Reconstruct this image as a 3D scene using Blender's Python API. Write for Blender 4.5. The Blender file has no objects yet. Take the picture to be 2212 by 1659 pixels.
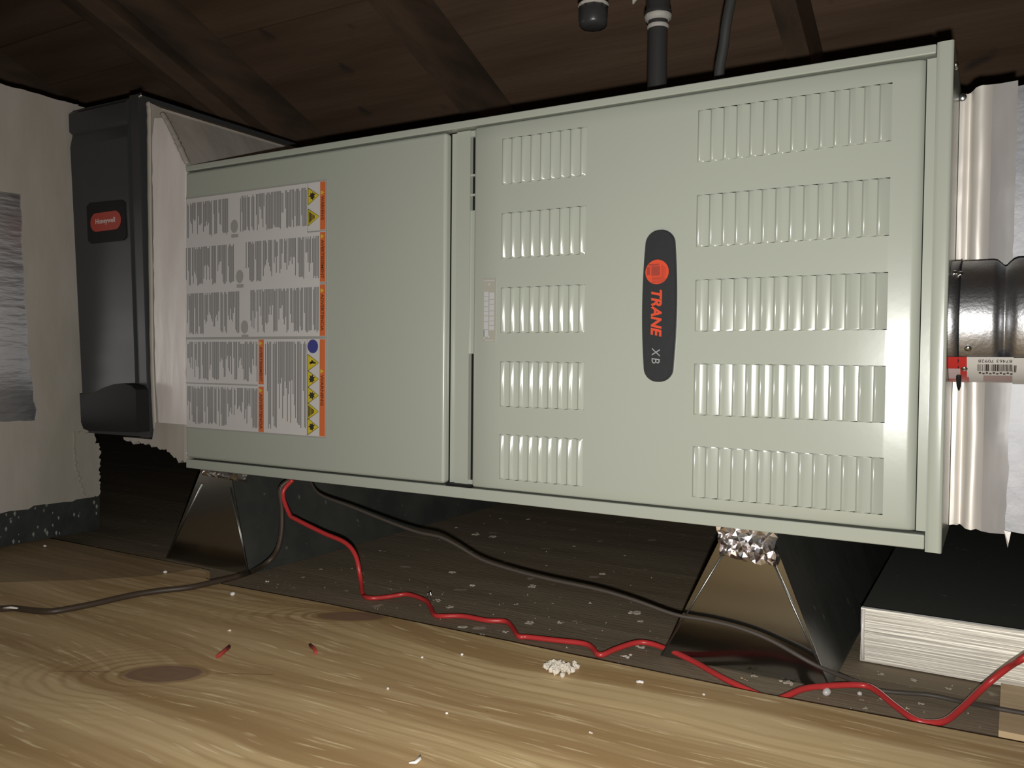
import bpy, bmesh, math, random
from mathutils import Vector, Matrix, noise
random.seed(7)
S = bpy.context.scene
COL = S.collection

# ------------------------------------------------------------------ camera, light, exposure
FPX = 1800.0
CAM = Vector((1.05624, -0.83616, 0.31860))
ROT = Matrix(((0.86354284, -0.02337256, 0.50373355),
              (0.50417969, 0.02054625, -0.86335432),
              (0.00982896, 0.99951567, 0.02952654)))
cd = bpy.data.cameras.new('camera'); cam = bpy.data.objects.new('camera', cd); COL.objects.link(cam)
cd.sensor_width = 36.0; cd.lens = FPX * 36.0 / 2212.0; cd.clip_start = 0.02
cam.matrix_world = Matrix.Translation(CAM) @ ROT.to_4x4()
S.camera = cam

w = bpy.data.worlds.new('world'); S.world = w; w.use_nodes = True
w.node_tree.nodes['Background'].inputs[0].default_value = (1.0, 0.93, 0.88, 1)
w.node_tree.nodes['Background'].inputs[1].default_value = 0.02

# the phone's flash: a small bright disc just below the lens, facing where the phone faces
fl = bpy.data.lights.new('phone_flash', 'AREA'); fl.shape = 'DISK'; fl.size = 0.009; fl.energy = 6.0; fl.spread = math.radians(150); fl.color = (1.0, 0.985, 0.93)
fo = bpy.data.objects.new('phone_flash', fl); COL.objects.link(fo)
fo.matrix_world = Matrix.Translation((1.0605, -0.840, 0.296)) @ ROT.to_4x4()

vs = S.view_settings
vs.view_transform = 'Standard'; vs.look = 'None'; vs.gamma = 1.0; vs.use_curve_mapping = False; vs.exposure = 0.0

def on(px, py, axis, val):
    """point of the photographed line of sight on a real plane (axis = val)"""
    d = ROT @ Vector(((px - 1106) / FPX, -(py - 829.5) / FPX, -1))
    t = (val - CAM[axis]) / d[axis]
    return CAM + d * t

# ------------------------------------------------------------------ materials
def mat(name, col, rough=0.5, metal=0.0, spec=0.5, col2=None, nscale=8.0, nstretch=(1, 1, 1), ramp=(0.35, 0.65),
        bump=0.0, bscale=60.0, bstretch=None, detail=4.0, speck=None, rvar=0.0, coat=0.0):
    m = bpy.data.materials.new(name); m.use_nodes = True
    nt = m.node_tree; N = nt.nodes; L = nt.links
    b = N['Principled BSDF']
    b.inputs['Base Color'].default_value = (*col, 1)
    b.inputs['Roughness'].default_value = rough; b.inputs['Metallic'].default_value = metal
    b.inputs['Specular IOR Level'].default_value = spec
    b.inputs['Coat Weight'].default_value = coat; b.inputs['Coat Roughness'].default_value = 0.12
    tc = N.new('ShaderNodeTexCoord')
    def nz(scale, stretch, det):
        mp = N.new('ShaderNodeMapping'); mp.inputs['Scale'].default_value = stretch
        L.new(tc.outputs['Object'], mp.inputs[0])
        n = N.new('ShaderNodeTexNoise'); n.inputs['Scale'].default_value = scale; n.inputs['Detail'].default_value = det
        L.new(mp.outputs[0], n.inputs['Vector']); return n
    last = None
    if col2:
        n = nz(nscale, nstretch, detail)
        r = N.new('ShaderNodeMapRange'); r.inputs[1].default_value, r.inputs[2].default_value = ramp
        L.new(n.outputs['Fac'], r.inputs[0])
        mx = N.new('ShaderNodeMix'); mx.data_type = 'RGBA'
        mx.inputs[6].default_value = (*col, 1); mx.inputs[7].default_value = (*col2, 1)
        L.new(r.outputs[0], mx.inputs[0]); last = mx.outputs[2]
        if rvar:
            rr = N.new('ShaderNodeMapRange'); rr.inputs[3].default_value = rough - rvar; rr.inputs[4].default_value = rough + rvar
            L.new(n.outputs['Fac'], rr.inputs[0]); L.new(rr.outputs[0], b.inputs['Roughness'])
    if speck:   # (colour, scale, threshold)
        n = nz(speck[1], (1, 1, 1), 2.0)
        r = N.new('ShaderNodeMapRange'); r.inputs[1].default_value = speck[2]; r.inputs[2].default_value = speck[2] + 0.06
        L.new(n.outputs['Fac'], r.inputs[0])
        mx = N.new('ShaderNodeMix'); mx.data_type = 'RGBA'
        if last: L.new(last, mx.inputs[6])
        else: mx.inputs[6].default_value = (*col, 1)
        mx.inputs[7].default_value = (*speck[0], 1)
        L.new(r.outputs[0], mx.inputs[0]); last = mx.outputs[2]
    if last: L.new(last, b.inputs['Base Color'])
    if bump:
        n = nz(bscale, bstretch or nstretch, 3.0)
        bp = N.new('ShaderNodeBump'); bp.inputs['Strength'].default_value = bump; bp.inputs['Distance'].default_value = 0.004
        L.new(n.outputs['Fac'], bp.inputs['Height']); L.new(bp.outputs[0], b.inputs['Normal'])
    return m

def wood_sheet(name, base, dark, light, knots):
    """pale plywood: long grain along x bent round real knots (positions in metres)"""
    m = bpy.data.materials.new(name); m.use_nodes = True
    nt = m.node_tree; N = nt.nodes; L = nt.links; b = N['Principled BSDF']
    b.inputs['Roughness'].default_value = 0.55; b.inputs['Specular IOR Level'].default_value = 0.35
    tc = N.new('ShaderNodeTexCoord'); sep = N.new('ShaderNodeSeparateXYZ'); L.new(tc.outputs['Object'], sep.inputs[0])
    X, Y = sep.outputs[0], sep.outputs[1]
    def M(op, a, c=None, d=None):
        n = N.new('ShaderNodeMath'); n.operation = op
        for i, v in enumerate((a, c, d)):
            if v is None: continue
            if isinstance(v, (int, float)): n.inputs[i].default_value = v
            else: L.new(v, n.inputs[i])
        return n.outputs[0]
    def NO(vec, scale, det=4.0, rough=0.55):
        n = N.new('ShaderNodeTexNoise'); n.inputs['Scale'].default_value = scale; n.inputs['Detail'].default_value = det
        n.inputs['Roughness'].default_value = rough; L.new(vec, n.inputs['Vector']); return n.outputs['Fac']
    def XYZ(x, y, z=0.0):
        n = N.new('ShaderNodeCombineXYZ')
        for i, v in enumerate((x, y, z)):
            if isinstance(v, (int, float)): n.inputs[i].default_value = v
            else: L.new(v, n.inputs[i])
        return n.outputs[0]
    slow = NO(XYZ(M('MULTIPLY', X, 1.3), M('MULTIPLY', Y, 3.0)), 1.6, 2.0)
    field = M('ADD', M('MULTIPLY', Y, 1.0), M('MULTIPLY', slow, 0.075))
    knotmask = None; ringmask = None; crack = None
    for (kx, ky, ang, ra, rb, amp) in knots:
        ca, sa = math.cos(ang), math.sin(ang)
        dx = M('SUBTRACT', X, kx); dy = M('SUBTRACT', Y, ky)
        u = M('ADD', M('MULTIPLY', dx, ca), M('MULTIPLY', dy, sa))
        v = M('SUBTRACT', M('MULTIPLY', dy, ca), M('MULTIPLY', dx, sa))
        wob = NO(XYZ(X, Y, kx), 26.0, 2.0)
        d = M('SQRT', M('ADD', M('POWER', M('ABSOLUTE', M('DIVIDE', u, ra)), 2.0), M('POWER', M('ABSOLUTE', M('DIVIDE', v, rb)), 2.0)))
        d = M('ADD', d, M('MULTIPLY', M('SUBTRACT', wob, 0.5), 0.35))
        g = M('DIVIDE', amp, M('ADD', 1.0, M('MULTIPLY', M('MULTIPLY', d, d), 0.16)))
        field = M('ADD', field, g)
        km = M('SMOOTH_MIN', 1.0, M('MAXIMUM', 0.0, M('MULTIPLY', M('SUBTRACT', 1.08, d), 6.0)), 0.1)
        knotmask = km if knotmask is None else M('MAXIMUM', knotmask, km)
        fall = M('POWER', 2.718, M('MULTIPLY', M('MAXIMUM', M('SUBTRACT', d, 1.0), 0.0), -0.55))
        side = M('MINIMUM', M('MAXIMUM', M('MULTIPLY_ADD', u, -14.0, 0.45), 0.12), 1.0)
        rg = M('MULTIPLY', M('MULTIPLY', M('MAXIMUM', M('SINE', M('MULTIPLY', M('ADD', d, M('MULTIPLY', slow, 1.2)), 13.0)), 0.0), fall), side)
        rim_ = M('MAXIMUM', M('SUBTRACT', 1.0, M('MULTIPLY', M('ABSOLUTE', M('SUBTRACT', d, 1.1)), 7.0)), 0.0)
        rg = M('MAXIMUM', rg, M('MULTIPLY', rim_, 0.8))
        ringmask = rg if ringmask is None else M('MAXIMUM', ringmask, rg)
        for (u0, u1, v0, sl) in ((1.35, 2.9, 0.2, -0.10), (-3.0, -1.1, 0.1, -0.06)):
            uu = M('DIVIDE', u, ra)
            line = M('SUBTRACT', M('DIVIDE', v, rb), M('MULTIPLY_ADD', uu, sl, v0))
            lm = M('MAXIMUM', M('SUBTRACT', 1.0, M('MULTIPLY', M('ABSOLUTE', line), 16.0)), 0.0)
            lm = M('MULTIPLY', lm, M('MULTIPLY', M('GREATER_THAN', uu, u0), M('LESS_THAN', uu, u1)))
            crack = lm if crack is None else M('MAXIMUM', crack, lm)
    fine = NO(XYZ(M('MULTIPLY', X, 2.2), M('MULTIPLY', field, 60.0)), 1.0, 5.0, 0.6)
    bands = NO(XYZ(M('MULTIPLY', X, 0.7), M('MULTIPLY', field, 17.0), 3.3), 1.0, 3.0)
    ring = M('MULTIPLY_ADD', M('SINE', M('MULTIPLY', field, 420.0)), 0.5, 0.5)
    flake = NO(XYZ(M('MULTIPLY', X, 14.0), M('MULTIPLY', field, 190.0), 1.0), 1.0, 2.0)
    def mixc(a, c, f):
        n = N.new('ShaderNodeMix'); n.data_type = 'RGBA'
        for i, v in ((6, a), (7, c)):
            if isinstance(v, tuple): n.inputs[i].default_value = (*v, 1)
            else: L.new(v, n.inputs[i])
        L.new(f, n.inputs[0]); return n.outputs[2]
    def rng(v, a, c, hi=1.0):
        n = N.new('ShaderNodeMapRange'); n.inputs[1].default_value = a; n.inputs[2].default_value = c; n.inputs[4].default_value = hi
        L.new(v, n.inputs[0]); return n.outputs[0]
    c = mixc(base, dark, rng(bands, 0.44, 0.66, 0.95))
    c = mixc(c, dark, M('MULTIPLY', rng(ring, 0.55, 1.0, 0.55), rng(slow, 0.35, 0.6)))
    c = mixc(c, light, rng(fine, 0.56, 0.78, 0.75))
    c = mixc(c, light, rng(flake, 0.60, 0.70, 0.75))
    c = mixc(c, (0.20, 0.115, 0.078), M('MULTIPLY', knotmask, 0.9))
    c = mixc(c, (0.27, 0.155, 0.065), M('MULTIPLY', ringmask, 0.85)); c = mixc(c, (0.10, 0.06, 0.03), M('MULTIPLY', crack, 0.7))
    spk = NO(XYZ(X, Y, 9.0), 75.0, 2.0)
    c = mixc(c, (0.05, 0.03, 0.015), rng(spk, 0.77, 0.80, 0.8))
    L.new(c, b.inputs['Base Color'])
    bp = N.new('ShaderNodeBump'); bp.inputs['Strength'].default_value = 0.25; bp.inputs['Distance'].default_value = 0.002
    L.new(fine, bp.inputs['Height']); L.new(bp.outputs[0], b.inputs['Normal'])
    return m

PAINT = mat('sage_paint', (0.380, 0.402, 0.350), 0.23, spec=0.5, bump=0.02, bscale=40)
PAINT2 = mat('sage_paint_louver', (0.380, 0.402, 0.350), 0.175, spec=0.5)
BLACK = mat('painted_dark_interior', (0.012, 0.012, 0.011), 0.8, spec=0.1)
GALV = mat('galvanised_sheet', (0.30, 0.30, 0.285), 0.16, 1.0, bump=0.03, bscale=30)
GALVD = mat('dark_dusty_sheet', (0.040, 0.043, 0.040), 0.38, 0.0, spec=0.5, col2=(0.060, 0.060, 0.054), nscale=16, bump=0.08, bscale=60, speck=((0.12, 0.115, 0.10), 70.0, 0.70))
EDGE = mat('cut_metal_edge', (0.35, 0.36, 0.36), 0.35, 1.0)
PIPE = mat('vent_pipe_metal', (0.44, 0.44, 0.46), 0.40, 1.0, col2=(0.36, 0.36, 0.37), nscale=60, bump=0.08, bscale=350)
FOIL = mat('crumpled_foil', (0.80, 0.77, 0.78), 0.22, 1.0)
FOILT = mat('foil_tape', (0.66, 0.65, 0.67), 0.33, 1.0, bump=0.3, bscale=45, bstretch=(1, 0.5, 2.0))
TAPEP = mat('aluminium_strip', (0.80, 0.755, 0.68), 0.46, 0.85, col2=(0.70, 0.66, 0.59), nscale=6, nstretch=(1, 1, 25), bump=0.12, bscale=8, bstretch=(1, 1, 45))
MASTIC = mat('duct_mastic', (0.47, 0.425, 0.39), 0.5, spec=0.35, col2=(0.365, 0.335, 0.285), nscale=9, nstretch=(1, 1, 0.4), bump=0.6, bscale=22, bstretch=(1, 1, 0.35))
FILM = mat('thin_mastic_film', (0.40, 0.375, 0.365), 0.38, spec=0.5, col2=(0.30, 0.285, 0.285), nscale=11, nstretch=(2, 2, 0.5), bump=0.3, bscale=14, bstretch=(2, 2, 0.4))
MASTICW = mat('fresh_white_mastic', (0.84, 0.78, 0.75), 0.26, spec=0.7, col2=(0.70, 0.64, 0.60), nscale=9, nstretch=(2, 2, 0.5), bump=0.35, bscale=14, bstretch=(2, 2, 0.4))
FILT = mat('dark_grey_plastic', (0.046, 0.047, 0.050), 0.36, spec=0.35)
BLKP = mat('black_plastic', (0.012, 0.012, 0.013), 0.55, spec=0.2)
BADGEB = mat('badge_black', (0.028, 0.029, 0.032), 0.42, spec=0.3, bump=0.05, bscale=150)
RED = mat('badge_red', (0.62, 0.07, 0.03), 0.45, spec=0.3)
REDD = mat('badge_red_dull', (0.32, 0.05, 0.035), 0.45, spec=0.3)
REDF = mat('filter_badge_red', (0.42, 0.04, 0.022), 0.4)
GREYT = mat('grey_lettering', (0.30, 0.30, 0.30), 0.4)
WHITET = mat('white_lettering', (0.70, 0.60, 0.57), 0.5)
LABELW = mat('label_white', (0.60, 0.575, 0.57), 0.22, spec=0.5, bump=0.10, bscale=16)
INK = mat('label_ink', (0.20, 0.195, 0.195), 0.3, spec=0.4)
INKD = mat('dark_ink', (0.035, 0.025, 0.02), 0.4)
ORANGE = mat('label_orange', (0.62, 0.15, 0.045), 0.28)
BROWNI = mat('label_brown_ink', (0.16, 0.045, 0.015), 0.4)
YELLOW = mat('label_yellow', (0.62, 0.50, 0.035), 0.28)
BLUE = mat('label_blue', (0.05, 0.055, 0.24), 0.28)
LINEG = mat('label_line', (0.33, 0.33, 0.31), 0.3)
PLATE = mat('clear_nameplate', (0.36, 0.35, 0.30), 0.3)
PLATEI = mat('nameplate_print', (0.47, 0.47, 0.49), 0.4)
SCREW = mat('zinc_screw', (0.75, 0.75, 0.72), 0.2, 1.0)
IRON = mat('black_iron_pipe', (0.045, 0.044, 0.044), 0.33, spec=0.5, bump=0.05, bscale=80)
DOPE = mat('pipe_thread_tape', (0.50, 0.47, 0.43), 0.6, bump=0.4, bscale=120)
COND = mat('grey_conduit', (0.055, 0.055, 0.053), 0.5)
REDW = mat('red_wire_jacket', (0.46, 0.035, 0.035), 0.35, spec=0.5)
CORD = mat('brown_cord_jacket', (0.050, 0.034, 0.023), 0.5)
CORD2 = mat('dark_cord_jacket', (0.060, 0.048, 0.040), 0.6)
FLUFF = mat('insulation_fluff', (0.62, 0.56, 0.48), 0.9, spec=0.1, bump=0.5, bscale=200)
FLUFFD = mat('dusty_fluff', (0.42, 0.37, 0.31), 0.9, spec=0.1, bump=0.5, bscale=200)
FLUFFY = mat('tan_crumb', (0.36, 0.27, 0.14), 0.9, spec=0.1)
BEAD = mat('glassy_bead', (0.50, 0.48, 0.46), 0.12, spec=0.8)
PLASTER = mat('white_crumb', (0.75, 0.72, 0.68), 0.6)
BARE = mat('bare_duct_metal', (0.36, 0.36, 0.375), 0.56, 1.0, bump=0.15, bscale=60, col2=(0.30, 0.30, 0.32), nscale=14)
REDSCR = mat('red_scrap', (0.30, 0.035, 0.028), 0.5)
BASEB = mat('black_insulation_board', (0.022, 0.024, 0.023), 0.6, col2=(0.035, 0.037, 0.035), nscale=30, speck=((0.22, 0.22, 0.21), 55.0, 0.68), bump=0.3, bscale=60)
FLOORM = mat('dusty_old_boards', (0.250, 0.198, 0.138), 0.8, spec=0.2, col2=(0.165, 0.130, 0.088), nscale=7, nstretch=(0.35, 2.5, 1), ramp=(0.3, 0.7),
             speck=((0.40, 0.34, 0.27), 30.0, 0.69), bump=0.25, bscale=90)
SUBF = mat('dark_subfloor', (0.015, 0.013, 0.011), 0.9)
DECKM = mat('old_brown_decking', (0.225, 0.145, 0.098), 0.6, spec=0.3, col2=(0.145, 0.090, 0.058), nscale=3.0, nstretch=(0.5, 5, 5), bump=0.2, bscale=20,
            speck=((0.075, 0.058, 0.050), 7.5, 0.655))
FELT = mat('black_felt', (0.008, 0.007, 0.006), 0.9)
RAFT = mat('stained_rafter', (0.070, 0.052, 0.038), 0.55, spec=0.3, col2=(0.150, 0.098, 0.066), nscale=5, nstretch=(3, 0.8, 3), bump=0.2, bscale=25)
PALEW = mat('pale_pine', (0.62, 0.46, 0.28), 0.6, col2=(0.52, 0.37, 0.21), nscale=12, nstretch=(1, 9, 1))
k1 = on(355, 1455, 2, 0.016); k2 = on(758, 1331, 2, 0.016)
PLY = wood_sheet('plywood_face', (0.62, 0.455, 0.245), (0.36, 0.225, 0.100), (0.78, 0.62, 0.38),
                 [(k1.x, k1.y, 0.55, 0.036, 0.021, 0.035), (k2.x, k2.y, 0.5, 0.040, 0.017, -0.03)])
PLY2 = wood_sheet('darker_plywood_face', (0.35, 0.25, 0.135), (0.24, 0.16, 0.085), (0.42, 0.31, 0.19), [(-1.2, -0.3, 0.3, 0.03, 0.02, 0.02)])  # second board, a darker brown tone than the front sheet

# ------------------------------------------------------------------ mesh helpers
class MB:
    def __init__(self): self.v = []; self.f = []; self.mi = []; self.sm = []
    def add(self, vs, fs, mi=0, smooth=False):
        o = len(self.v); self.v += [tuple(x) for x in vs]
        for f in fs: self.f.append([i + o for i in f]); self.mi.append(mi); self.sm.append(smooth)
    def box(self, x0, x1, y0, y1, z0, z1, mi=0):
        self.add([(x0, y0, z0), (x1, y0, z0), (x1, y1, z0), (x0, y1, z0), (x0, y0, z1), (x1, y0, z1), (x1, y1, z1), (x0, y1, z1)],
                 [(0, 3, 2, 1), (4, 5, 6, 7), (0, 1, 5, 4), (1, 2, 6, 5), (2, 3, 7, 6), (3, 0, 4, 7)], mi)
    def hexa(self, p, mi=0):   # 8 corners: bottom 4 ccw, top 4 ccw
        self.add(p, [(0, 3, 2, 1), (4, 5, 6, 7), (0, 1, 5, 4), (1, 2, 6, 5), (2, 3, 7, 6), (3, 0, 4, 7)], mi)
    def quad(self, a, b, c, d, mi=0): self.add([a, b, c, d], [(0, 1, 2, 3)], mi)
    def rect(self, x0, x1, z0, z1, y, mi=0): self.quad((x0, y, z0), (x1, y, z0), (x1, y, z1), (x0, y, z1), mi)
    def poly(self, pts, y0, y1, mi=0):   # pts (x,z) counter-clockwise seen from -y; y0 front
        n = len(pts)
        vs = [(x, y0, z) for x, z in pts] + [(x, y1, z) for x, z in pts]
        fs = [tuple(range(n)), tuple(range(2 * n - 1, n - 1, -1))]
        fs += [(i, i + n, (i + 1) % n + n, (i + 1) % n) for i in range(n)]
        self.add(vs, fs, mi)
    def tube(self, pts, r, seg=10, mi=0, flat=1.0, cap=True):
        pts = [Vector(p) for p in pts]; n = len(pts)
        rs = r if isinstance(r, (list, tuple)) else [r] * n
        ref = Vector((0, 0, 1)); vs = []
        up = None
        for i in range(n):
            t = (pts[min(i + 1, n - 1)] - pts[max(i - 1, 0)]).normalized()
            if up is None:
                up = ref if abs(t.z) < 0.9 else Vector((0, 1, 0))
            a = t.cross(up)
            if a.length < 1e-5: a = t.cross(Vector((1, 0, 0)))
            a.normalize(); b2 = a.cross(t).normalized(); up = b2
            for k in range(seg):
                q = 2 * math.pi * k / seg
                vs.append(pts[i] + a * math.cos(q) * rs[i] + b2 * math.sin(q) * rs[i] * flat)
        fs = []
        for i in range(n - 1):
            for k in range(seg):
                fs.append((i * seg + k, i * seg + (k + 1) % seg, (i + 1) * seg + (k + 1) % seg, (i + 1) * seg + k))
        self.add(vs, fs, mi, True)
        if cap:
            self.add(vs[:seg], [tuple(range(seg - 1, -1, -1))], mi); self.add(vs[-seg:], [tuple(range(seg))], mi)
    def lathe(self, prof, origin, axis, seg=32, mi=0):   # prof: (distance along axis, radius)
        o = Vector(origin); ax = Vector(axis).normalized()
        u = ax.orthogonal().normalized(); v = ax.cross(u)
        vs = []
        for d, r in prof:
            for k in range(seg):
                q = 2 * math.pi * k / seg
                vs.append(o + ax * d + (u * math.cos(q) + v * math.sin(q)) * r)
        fs = [(i * seg + k, i * seg + (k + 1) % seg, (i + 1) * seg + (k + 1) % seg, (i + 1) * seg + k)
              for i in range(len(prof) - 1) for k in range(seg)]
        self.add(vs, fs, mi, True)
    def mesh(self, name, mats):
        me = bpy.data.meshes.new(name); me.from_pydata(self.v, [], self.f)
        for m in (mats if isinstance(mats, (list, tuple)) else [mats]): me.materials.append(m)
        for p, mi, sm in zip(me.polygons, self.mi, self.sm): p.material_index = mi; p.use_smooth = sm
        bm = bmesh.new(); bm.from_mesh(me)
        bmesh.ops.remove_doubles(bm, verts=bm.verts, dist=1e-6)
        bmesh.ops.recalc_face_normals(bm, faces=bm.faces); bm.to_mesh(me); bm.free(); me.update()
        return me
    def build(self, name, mats, parent=None):
        return link(name, self.mesh(name, mats), parent)

def link(name, me, parent=None):
    o = bpy.data.objects.new(name, me); COL.objects.link(o)
    if parent is not None:
        o.parent = parent; o.matrix_parent_inverse = Matrix.Translation(parent.matrix_world.translation).inverted() if False else Matrix.Identity(4)
    return o
# all roots stay at the world origin orientation; children carry world coordinates minus the root's location
def thing(name, label, cat, group=None):
    o = bpy.data.objects.new(name, None); COL.objects.link(o); o.empty_display_size = 0.05
    return tag(o, label, cat, group)
def tag(o, label, cat, group=None):
    o['label'] = label; o['category'] = cat
    if group: o['group'] = group
    return o
def plab(o, s): o['label'] = s; return o
def struct(o): o['kind'] = 'structure'; return o

def rbox(name, x0, x1, y0, y1, z0, z1, r, mats, parent=None, seg=3):
    m = MB(); m.box(x0, x1, y0, y1, z0, z1); me = m.mesh(name, mats)
    bm = bmesh.new(); bm.from_mesh(me)
    bmesh.ops.bevel(bm, geom=bm.edges[:], offset=r, segments=seg, profile=0.5, affect='EDGES')
    for f in bm.faces: f.smooth = True
    bm.to_mesh(me); bm.free()
    o = link(name, me, parent)
    wn = o.modifiers.new('wn', 'WEIGHTED_NORMAL'); wn.keep_sharp = False
    return o

def text(name, body, size, mx, m, parent, shear=0.0, fat=0.0, extrude=0.0002, space=1.0, fit=None):
    cu = bpy.data.curves.new(name, 'FONT'); cu.body = body; cu.size = size; cu.shear = shear; cu.offset = fat
    cu.extrude = extrude; cu.align_x = 'CENTER'; cu.align_y = 'CENTER'; cu.space_character = space; cu.resolution_u = 3
    t = bpy.data.objects.new(name + '_tmp', cu); COL.objects.link(t)
    bpy.context.view_layer.update()
    me = bpy.data.meshes.new_from_object(t.evaluated_get(bpy.context.evaluated_depsgraph_get()))
    bpy.data.objects.remove(t); bpy.data.curves.remove(cu)
    if fit:
        xs = [v.co.x for v in me.vertices]; ys = [v.co.y for v in me.vertices]
        sx = fit[0] / max(1e-6, max(xs) - min(xs)); sy = fit[1] / max(1e-6, max(ys) - min(ys))
        cx, cy = (max(xs) + min(xs)) / 2, (max(ys) + min(ys)) / 2
        for v in me.vertices: v.co.x = (v.co.x - cx) * sx; v.co.y = (v.co.y - cy) * sy
    me.materials.clear(); me.materials.append(m); me.transform(mx); me.name = name
    return link(name, me, parent)
def side_text(x, y, z):   # reads downwards, letter tops towards +x, facing -y
    return Matrix.Translation((x, y, z)) @ Matrix(((0, 1, 0, 0), (0, 0, -1, 0), (-1, 0, 0, 0), (0, 0, 0, 1)))
def front_text(x, y, z):
    return Matrix.Translation((x, y, z)) @ Matrix(((1, 0, 0, 0), (0, 0, -1, 0), (0, 1, 0, 0), (0, 0, 0, 1)))

def smooth_path(pts, sub=6):
    pts = [Vector(p) for p in pts]; out = []
    for i in range(len(pts) - 1):
        p0, p1, p2, p3 = pts[max(i - 1, 0)], pts[i], pts[i + 1], pts[min(i + 2, len(pts) - 1)]
        for k in range(sub):
            t = k / sub
            out.append(0.5 * ((2 * p1) + (p2 - p0) * t + (2 * p0 - 5 * p1 + 4 * p2 - p3) * t * t + (-p0 + 3 * p1 - 3 * p2 + p3) * t ** 3))
    return out + [pts[-1]]

def ragged(pts, closed=True, step=0.008, amp=0.002, seed=0, keep=()):
    """subdivide an outline and roughen it (brushed-on mastic); keep = indices of clean edges"""
    out = []; n = len(pts)
    rnd = random.Random(seed)
    for i in range(n):
        a = Vector((pts[i][0], pts[i][1])); b = Vector((pts[(i + 1) % n][0], pts[(i + 1) % n][1]))
        k = 1 if i in keep else max(1, int((b - a).length / step))
        nrm = Vector((b.y - a.y, a.x - b.x)); nrm = nrm.normalized() if nrm.length else nrm
        for j in range(k):
            p = a.lerp(b, j / k)
            if j and i not in keep: p = p + nrm * rnd.uniform(-amp, amp) * (2.2 if rnd.random() < 0.12 else 1)
            out.append((p.x, p.y))
    return out

def lump(name, loc, size, m, seed, flat=0.6, parts=7, parent=None):
    """one crumb or clump: several knobbly blobs grown together"""
    rnd = random.Random(seed); bm = bmesh.new()
    for k in range(parts):
        s = size * (rnd.uniform(0.35, 0.6) if parts < 7 else rnd.uniform(0.17, 0.36)) if parts > 1 else size * 0.8
        off = Vector((rnd.uniform(-1, 1), rnd.uniform(-1, 1), rnd.uniform(0, 0.5) * flat)) * size * (0.65 if parts > 1 else 0) * (1 if parts < 7 else rnd.uniform(0.3, 1.25))
        r = bmesh.ops.create_icosphere(bm, subdivisions=2 if (size > 0.004 and parts < 7) else 1, radius=s)
        for v in r['verts']:
            q = v.co * (60 / max(size * 60, 0.1)) + Vector((seed, k, 0))
            v.co = v.co * (1 + 0.35 * noise.noise(q)); v.co.z *= flat; v.co += off
    lo = min(v.co.z for v in bm.verts)
    for v in bm.verts: v.co.z -= lo
    me = bpy.data.meshes.new(name); bm.to_mesh(me); bm.free(); me.materials.append(m)
    for p in me.polygons: p.use_smooth = size < 0.006
    o = link(name, me, parent); o.location = loc; return o

# ------------------------------------------------------------------ setting: floor, roof deck, rafters
ft = struct(bpy.data.objects.new('floor', None)); COL.objects.link(ft)
m = MB(); m.box(-3, 3, -2.2, 3.0, -0.06, -0.022); m.build('subfloor', SUBF, ft)
BW = 0.286; y = 0.354 - BW * 8; kb = 0; bmesh_cache = {}
while y < 2.9:
    m = MB(); m.box(-3, 3, 0.0003, BW - 0.0003, -0.022, 0.0)
    o = m.build('floor_board', FLOORM, ft); o.location = (random.uniform(-0.02, 0.02), y, 0)
    y += BW

ct = struct(bpy.data.objects.new('ceiling', None)); COL.objects.link(ct)
TT, ZR = 0.4, 1.2; ang = math.atan(TT); PW = 0.1327; PITCH = 0.1307
m = MB(); m.hexa([(-3, -2.2, ZR + 2.2 * TT + .04), (3, -2.2, ZR + 2.2 * TT + .04), (3, 3.0, ZR - 3.0 * TT + .04), (-3, 3.0, ZR - 3.0 * TT + .04),
                  (-3, -2.2, ZR + 2.2 * TT + .06), (3, -2.2, ZR + 2.2 * TT + .06), (3, 3.0, ZR - 3.0 * TT + .06), (-3, 3.0, ZR - 3.0 * TT + .06)])
m.build('roof_felt', FELT, ct)
db = MB(); L2 = (PITCH / math.cos(ang) - 0.004)
db.box(-3, 3, 0.0, L2, 0.0, 0.019); deck_me = db.mesh('deck_board', DECKM)
y = 0.580 - PITCH * 20
while y < 2.85:
    o = link('deck_board', deck_me, ct)
    o.location = (random.uniform(-0.3, 0.3), y, ZR - TT * y + random.uniform(0, 0.002)); o.rotation_euler = (-ang, 0, 0)
    y += PITCH
def rafter(xr, depth, width=0.038):
    m = MB(); y0, y1 = -2.0, 2.7
    d = depth / math.cos(ang)
    m.hexa([(xr - width, y0, ZR - TT * y0 - d), (xr, y0, ZR - TT * y0 - d), (xr, y1, ZR - TT * y1 - d), (xr - width, y1, ZR - TT * y1 - d),
            (xr - width, y0, ZR - TT * y0), (xr, y0, ZR - TT * y0), (xr, y1, ZR - TT * y1), (xr - width, y1, ZR - TT * y1)])
    return m.build('rafter', RAFT, ct)
for xr, dp, wd in ((0.103, 0.100, 0.038), (-0.450, 0.100, 0.038), (-0.4885, 0.135, 0.038), (0.765, 0.085, 0.038), (-1.10, 0.1, 0.038), (1.39, 0.1, 0.038)):
    rafter(xr, dp, wd)

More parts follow.
